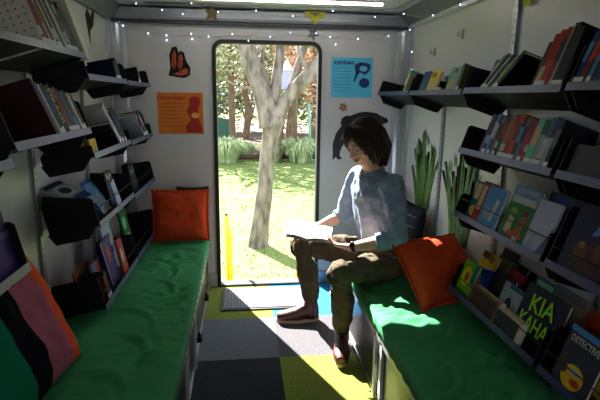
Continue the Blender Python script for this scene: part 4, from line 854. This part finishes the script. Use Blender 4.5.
WN, WF = Vector((.575, 2.445, .625)), Vector((.415, 2.755, .640))
HC = Vector((.655, 2.555, 1.185))
NB = Vector((.735, 2.585, 1.00))
b = MB()
# limbs
def L(pts, rr, n=14): b.tube(pts, rr, n, ball=True)
L([HN, HN.lerp(KN, .5)+Vector((0,0,-.008)), KN, KN.lerp(AN, .35)+Vector((.02, .02, 0)), AN], [.072, .062, .050, .050, .034])
L([HF, HF.lerp(KF, .5), KF, KF.lerp(AF, .35)+Vector((.02, 0, 0)), AF], [.075, .068, .052, .052, .034])
b.rings([((.81, 2.61, .46), (.10, .03, 0), (-.04, .13, 0)), ((.80, 2.60, .56), (.105, .03, 0), (-.045, .145, 0)), ((.775, 2.595, .70), (.09, .03, 0), (-.04, .125, 0)), ((.755, 2.59, .85), (.10, .035, 0), (-.045, .15, 0)), ((.74, 2.59, .95), (.085, .03, 0), (-.045, .155, 0)), ((.735, 2.588, 1.0), (.05, .02, 0), (-.02, .06, 0))], 20)
L([SN, EN, EN.lerp(WN, .4), WN], [.046, .038, .036, .024]); L([SF, EF, EF.lerp(WF, .4), WF], [.046, .038, .036, .024])
L([SN+Vector((-.02, .05, .0)), SF+Vector((.02, -.05, .0))], [.05, .05])
L([NB+Vector((.01, 0, -.03)), NB+Vector((-.025, -.01, .05)), HC+Vector((.01, 0, -.06))], [.058, .053, .056])
# head
yaw, pit = R(212), R(26)
HM = Matrix.Rotation(yaw, 3, 'Z') @ Matrix.Rotation(pit, 3, 'Y')
def hp(x, y, z): return HC + HM @ Vector((x, y, z))
b.ball(hp(-.012, 0, .025), (.098, .076, .092), HM, 20)
b.ball(hp(.030, 0, -.030), (.062, .060, .085), HM, 18)
b.ball(hp(.048, 0, -.082), (.038, .036, .030), HM, 14)          # chin
b.ball(hp(.020, 0, -.070), (.055, .052, .035), HM, 14)          # jaw
b.ball(hp(.070, 0, .028), (.022, .050, .014), HM, 12)           # brow ridge
for sd in (-1, 1):
    b.ball(hp(.055, sd*.036, -.025), (.026, .022, .022), HM, 10)   # cheek
    b.ball(hp(-.005, sd*.077, -.012), (.020, .009, .032), HM, 10)  # ear
    b.ball(hp(.078, sd*.029, .006), (.012, .015, .008), HM, 8)     # lid
b.tube([hp(.086, 0, .018), hp(.100, 0, -.008), hp(.112, 0, -.026)], [.009, .011, .013], 10, ball=True)  # nose
b.ball(hp(.098, .010, -.030), (.010, .007, .007), HM, 8); b.ball(hp(.098, -.010, -.030), (.010, .007, .007), HM, 8)
b.ball(hp(.088, 0, -.052), (.012, .024, .006), HM, 10); b.ball(hp(.085, 0, -.063), (.012, .021, .007), HM, 10)   # lips
# hands: palm plus five fingers
def hand(W, fwd, nrm, thumb_side, curl, sp=.0175):
    """fwd: direction of the fingers, nrm: palm normal (the fingers curl towards it)"""
    f = Vector(fwd).normalized(); n = Vector(nrm); n = (n - f*n.dot(f)).normalized(); s_ = f.cross(n)*thumb_side
    b.rings([(W - f*.01, s_*.022, n*.017), (W + f*.02, s_*.032, n*.016), (W + f*.055, s_*.038, n*.014), (W + f*.085, s_*.039, n*.011), (W + f*.092, s_*.034, n*.008)], 14)
    for k, (Ln, off) in enumerate(((.070, 1.5), (.080, .5), (.074, -.5), (.058, -1.5))):
        p = W + f*(.080 - .004*abs(off)) + s_*off*sp; d = f + s_*off*.03; pts = [p]; a = curl[0]
        for j, seg in enumerate((.45, .30, .25)):
            ang = a*(j+1); dd = (d*math.cos(ang) + n*math.sin(ang)).normalized(); p = p + dd*Ln*seg; pts.append(p)
        b.tube(pts, [.0088, .0084, .0078, .0062], 9, ball=True)
    p = W + f*.022 + s_*.028; t1 = p + (f*.55 + s_*.75 + n*.35).normalized()*.036; t2 = t1 + (f*.9 + s_*.25 + n*curl[1]).normalized()*.032; t3 = t2 + (f*1.0 + n*curl[1]).normalized()*.022
    b.tube([p, t1, t2, t3], [.014, .0108, .0094, .0074], 9, ball=True)
hand(WN, (-.80, .50, .02), (.1, .35, .9), 1, (.33, -.2))       # near hand curled under the book edge
hand(WF, (-.80, -.42, -.10), (.15, -.2, -1), -1, (.25, .25))        # far hand lying over the page
fuse(b, 'body', 0.0042, 3, per, SKIN)
# shirt
def folds(sc, amp, seed):
    def f(p): return amp*noise.noise(Vector((p.x*sc*1.2+seed, p.y*sc*1.2, p.z*sc*.7 + (p.x+p.y)*sc*.5))) + amp*.5*noise.noise(Vector((p.x*sc*2.4, p.y*sc*2.4+seed, p.z*sc*1.8)))
    return f
b = MB()
b.rings([((.80, 2.60, .545), (.105, .03, 0), (-.045, .155, 0)), ((.798, 2.60, .60), (.120, .035, 0), (-.05, .165, 0)), ((.78, 2.598, .68), (.115, .035, 0), (-.05, .155, 0)), ((.762, 2.595, .80), (.122, .04, 0), (-.055, .175, 0)), ((.748, 2.592, .90), (.118, .04, 0), (-.055, .18, 0)),
    ((.738, 2.59, .965), (.09, .03, 0), (-.05, .17, 0)), ((.733, 2.587, 1.005), (.065, .02, 0), (-.03, .095, 0)), ((.725, 2.583, 1.03), (.056, .015, 0), (-.02, .062, 0))], 24)
def LS(pts, rr, n=16): b.tube(pts, rr, n, ball=True)
LS([SN+Vector((0, .015, 0)), SN.lerp(EN, .5)+Vector((.005, -.01, 0)), EN+Vector((.003, 0, 0)), EN.lerp(WN, .30)], [.066, .058, .056, .047])
LS([SF+Vector((0, -.015, 0)), SF.lerp(EF, .5)+Vector((0, .01, 0)), EF, EF.lerp(WF, .12)], [.066, .058, .055, .048])
LS([SN, SF], [.062, .062])
# rolled cuffs
d = (WN-EN).normalized(); c = EN.lerp(WN, .33); b.tube([c-d*.022, c+d*.022], [.052, .051], 16)
d = (WF-EF).normalized(); c = EF.lerp(WF, .14); b.tube([c-d*.02, c+d*.02], [.052, .050], 16)
sh = fuse(b, 'shirt', 0.0065, 3, per, SHIRT, folds(16, .010, 3))
# collar and placket
b = MB(); cc = Vector((.715, 2.578, 1.025)); N = 20; top = []; lo = []
for k in range(N+1):
    a = R(215 + 22) + R(316)*k/N; dr = Vector((math.cos(a), math.sin(a), 0))
    fr = max(0, math.cos(a - R(205)))
    lo.append(cc + Vector((dr.x*.070, dr.y*.078, -.016 - .030*fr))); top.append(cc + Vector((dr.x*.058, dr.y*.064, .022 - .036*fr)))
for k in range(N): b.face([lo[k], lo[k+1], top[k+1], top[k]])
o = b.build('collar', SHIRT, per, smooth=True); q = o.modifiers.new('s', 'SOLIDIFY'); q.thickness = .006
# trousers
b = MB()
def LT(pts, rr, n=16): b.tube(pts, rr, n, ball=True)
b.rings([((.81, 2.61, .445), (.10, .03, 0), (-.045, .15, 0)), ((.81, 2.61, .50), (.125, .035, 0), (-.05, .185, 0)), ((.802, 2.605, .56), (.118, .035, 0), (-.05, .17, 0)), ((.80, 2.60, .585), (.11, .032, 0), (-.048, .16, 0))], 22)
AN2 = AN + Vector((-.002, -.004, .060)); AF2 = AF + Vector((0, 0, .070))
LT([HN+Vector((0,0,-.01)), HN.lerp(KN, .5)+Vector((0, 0, -.008)), KN+Vector((.012, .006, -.006)), KN.lerp(AN, .4)+Vector((.02, .015, 0)), AN2], [.086, .078, .068, .064, .057])
LT([HF, HF.lerp(KF, .5)+Vector((0, 0, -.002)), KF+Vector((.012, 0, -.006)), KF.lerp(AF, .4)+Vector((.02, 0, 0)), AF2], [.092, .086, .072, .066, .058])
fuse(b, 'trousers', 0.0065, 3, per, TROU, folds(17, .012, 9))
# belt
b = MB(); b.rings([((.80, 2.60, .572), (.124, .036, 0), (-.052, .180, 0)), ((.799, 2.60, .606), (.124, .036, 0), (-.052, .176, 0))], 28, cap=False)
o = b.build('belt', mat('brown_leather', (96, 62, 40), rough=0.5), per, smooth=True); q = o.modifiers.new('s', 'SOLIDIFY'); q.thickness = .006
b = MB(); b.box((.672, 2.535, .574), (.682, 2.565, .604)); b.build('buckle', ALU, per)
# hair: cap plus long sides falling over the ears
b = MB()
b.ball(hp(-.024, 0, .040), (.106, .088, .090), HM, 22)
b.ball(hp(-.045, 0, -.005), (.088, .086, .088), HM, 20)
b.tube([hp(.050, -.030, .098), hp(.020, -.070, .060), hp(.000, -.086, .0), hp(-.005, -.085, -.06), hp(-.02, -.075, -.115)], [.026, .032, .033, .032, .020], 12, ball=True)
b.tube([hp(.050, .030, .098), hp(.020, .070, .060), hp(.000, .086, .0), hp(-.010, .084, -.07), hp(-.02, .070, -.12)], [.026, .030, .032, .030, .018], 12, ball=True)
b.tube([hp(-.06, -.045, .02), hp(-.085, -.05, -.06), hp(-.075, -.045, -.125)], [.055, .046, .028], 12, ball=True)
b.tube([hp(-.06, .045, .02), hp(-.085, .05, -.06), hp(-.075, .045, -.125)], [.055, .046, .028], 12, ball=True)
b.tube([hp(.058, .006, .108), hp(.078, .035, .062), hp(.072, .062, .015), hp(.050, .074, -.05), hp(.040, .070, -.10)], [.014, .017, .017, .015, .008], 10, ball=True)
b.tube([hp(.058, -.006, .108), hp(.076, -.040, .070), hp(.062, -.066, .030), hp(.035, -.080, -.03), hp(.022, -.078, -.09)], [.014, .018, .018, .017, .010], 10, ball=True)
b.tube([hp(.035, .050, .085), hp(.045, .074, .040), hp(.030, .086, -.01), hp(.015, .086, -.07), hp(.0, .078, -.13)], [.022, .024, .026, .026, .014], 12, ball=True)
b.tube([hp(-.03, .06, .02), hp(-.04, .088, -.05), hp(-.035, .075, -.145)], [.05, .036, .016], 12, ball=True)
HMi = HM.inverted()
def strands(p):
    q = HMi @ (p - HC); a = math.atan2(q.y, q.x-.02)
    return .0035*math.sin(a*38 + q.z*18) + .003*noise.noise(Vector((a*9, q.z*12, 1)))
fuse(b, 'hair', 0.0048, 4, per, HAIR, strands)
# brows, lids and lips
b = MB(); b.tube([hp(.088, -.012, .026), hp(.084, -.030, .031), hp(.070, -.047, .026)], [.0030, .0034, .0022], 6, ball=True); b.build('eyebrow', HAIR, per, smooth=True)
b = MB(); b.tube([hp(.088, .012, .026), hp(.084, .030, .031), hp(.070, .047, .026)], [.0030, .0034, .0022], 6, ball=True); b.build('eyebrow', HAIR, per, smooth=True)
for sd in (-1, 1):
    b = MB(); b.tube([hp(.088, sd*.018, .001), hp(.0895, sd*.029, -.002), hp(.082, sd*.042, .001)], [.0016, .0022, .0014], 6); b.build('eyelash', HAIR, per, smooth=True)
b = MB(); b.tube([hp(.094, -.020, -.057), hp(.1005, 0, -.055), hp(.094, .020, -.057)], [.0028, .0048, .0028], 8, ball=True); b.tube([hp(.092, -.017, -.063), hp(.097, 0, -.065), hp(.092, .017, -.063)], [.0028, .0052, .0028], 8, ball=True)
b.build('lip', mat('lip_red', (168, 76, 72), rough=0.45), per, smooth=True)
# watch
d = (WN-EN).normalized(); c = WN - d*.018; b = MB(); b.tube([c-d*.010, c+d*.010], [.0315, .0305], 18); wt = b.build('wristwatch', mat('watch_strap', (24, 22, 24), rough=0.5), per, smooth=True)
n_ = Vector((-.15, -.75, .6)); n_ = (n_ - d*n_.dot(d)).normalized(); b = MB(); b.tube([c+n_*.024, c+n_*.036], [.016, .015], 16)
wf = b.build('watch_face', mat('watch_face', (30, 30, 34), rough=0.15), None); wf.parent = wt; wf.data.transform(Matrix.Translation(-per.location))
# shoes
SHOE = mat('oxblood_leather', (92, 40, 38), rough=0.38, c2=(62, 26, 26), scale=14, spec=0.6); SOLE = mat('rubber_sole', (196, 172, 140), rough=0.7)
def shoe(A, fwd, upper=True):
    f = Vector((fwd[0], fwd[1], 0)).normalized(); s_ = Vector((-f.y, f.x, 0)); hz = Vector((0, 0, 1))
    H = Vector((A.x, A.y, 0)) - f*.045
    b = MB()
    st = [(0.0, .032, .075, .040), (.03, .038, .088, .036), (.07, .039, .090, .036), (.115, .040, .074, .036), (.155, .045, .056, .036), (.20, .047, .046, .034), (.240, .042, .038, .030), (.270, .026, .028, .026)]
    b.rings([(H + f*(x-.005) + hz*(.022+h*.5), s_*w_, hz*(h*.5+.012)) for x, w_, h, _ in st], 18)
    b.tube([H + f*.038 + hz*.045, H + f*.045 + hz*.135], [.043, .045], 16, ball=True)
    o = fuse(b, 'shoe', 0.005, 3, per, SHOE)
    b = MB(); pts = []
    for k in range(28):
        a = 2*math.pi*k/28; x = .128 + .140*math.cos(a); w_ = (.047 if x > .12 else .039)*math.sin(a); pts.append(H + f*x + s_*w_ + hz*.001)
    b.prism(pts, (0, 0, .020)); so = b.build('sole', SOLE, None); so.parent = o; so.data.transform(Matrix.Translation(-per.location))
    b = MB()
    for k in range(4): x = .092+.02*k; b.tube([H+f*x+s_*.022+hz*(.098-.011*k), H+f*(x+.004)+hz*(.106-.011*k), H+f*x-s_*.022+hz*(.098-.011*k)], .003, 6)
    la = b.build('lace', mat('dark_lace', (40, 22, 22), rough=0.8), None, smooth=True); la.parent = o; la.data.transform(Matrix.Translation(-per.location))
shoe(AF, (-1, -.02)); shoe(AN, (-.22, -1))
SOCK = mat('dark_sock', (26, 24, 28), rough=0.95)
for A in (AN, AF):
    b = MB(); b.tube([A+Vector((0, 0, .0)), A+Vector((0, 0, .09))], [.041, .042], 14, ball=True); b.build('sock', SOCK, per, smooth=True)
# open book on the far knee
bk = thing('open_book', 'open white-paged book resting on the reader\'s far knee', 'book', (.39, 2.70, .60))
A_ = Vector((-.28, -.93, -.26)).normalized()     # along the spine
S_ = Vector((-.93, .30, .10)); S_ = (S_ - A_*S_.dot(A_)).normalized(); N_ = S_.cross(A_); N_ = N_ if N_.z > 0 else -N_
C_ = Vector((.385, 2.715, .640))
def page(side, lift, th, hh, ww_, z0, n=10):
    b = MB(); rows = []
    for k in range(n+1):
        t = k/n; x = t*ww_; z = z0 + lift*math.sin(min(1, t*1.15)*math.pi*.55)*(1-.45*t) ; rows.append((x, z))
    poly = [C_ - A_*hh/2 + S_*side*x + N_*z for x, z in rows] + [C_ - A_*hh/2 + S_*side*x + N_*(z-th*(1-.3*x/ww_)) for x, z in rows[::-1]]
    b.prism(poly, A_*hh); return b
WP = mat('white_page', (236, 234, 228), rough=0.9, var=0.03)
page(1, .022, .010, .185, .135, .010).build('page_block', WP, bk, smooth=False)
page(-1, .022, .008, .185, .135, .010).build('page_block', WP, bk)
page(1, .010, .003, .195, .142, .000).build('cover', mat('book_cover_grey', (150, 160, 172)), bk)
page(-1, .010, .003, .195, .142, .000).build('cover', _mats['book_cover_grey'], bk)
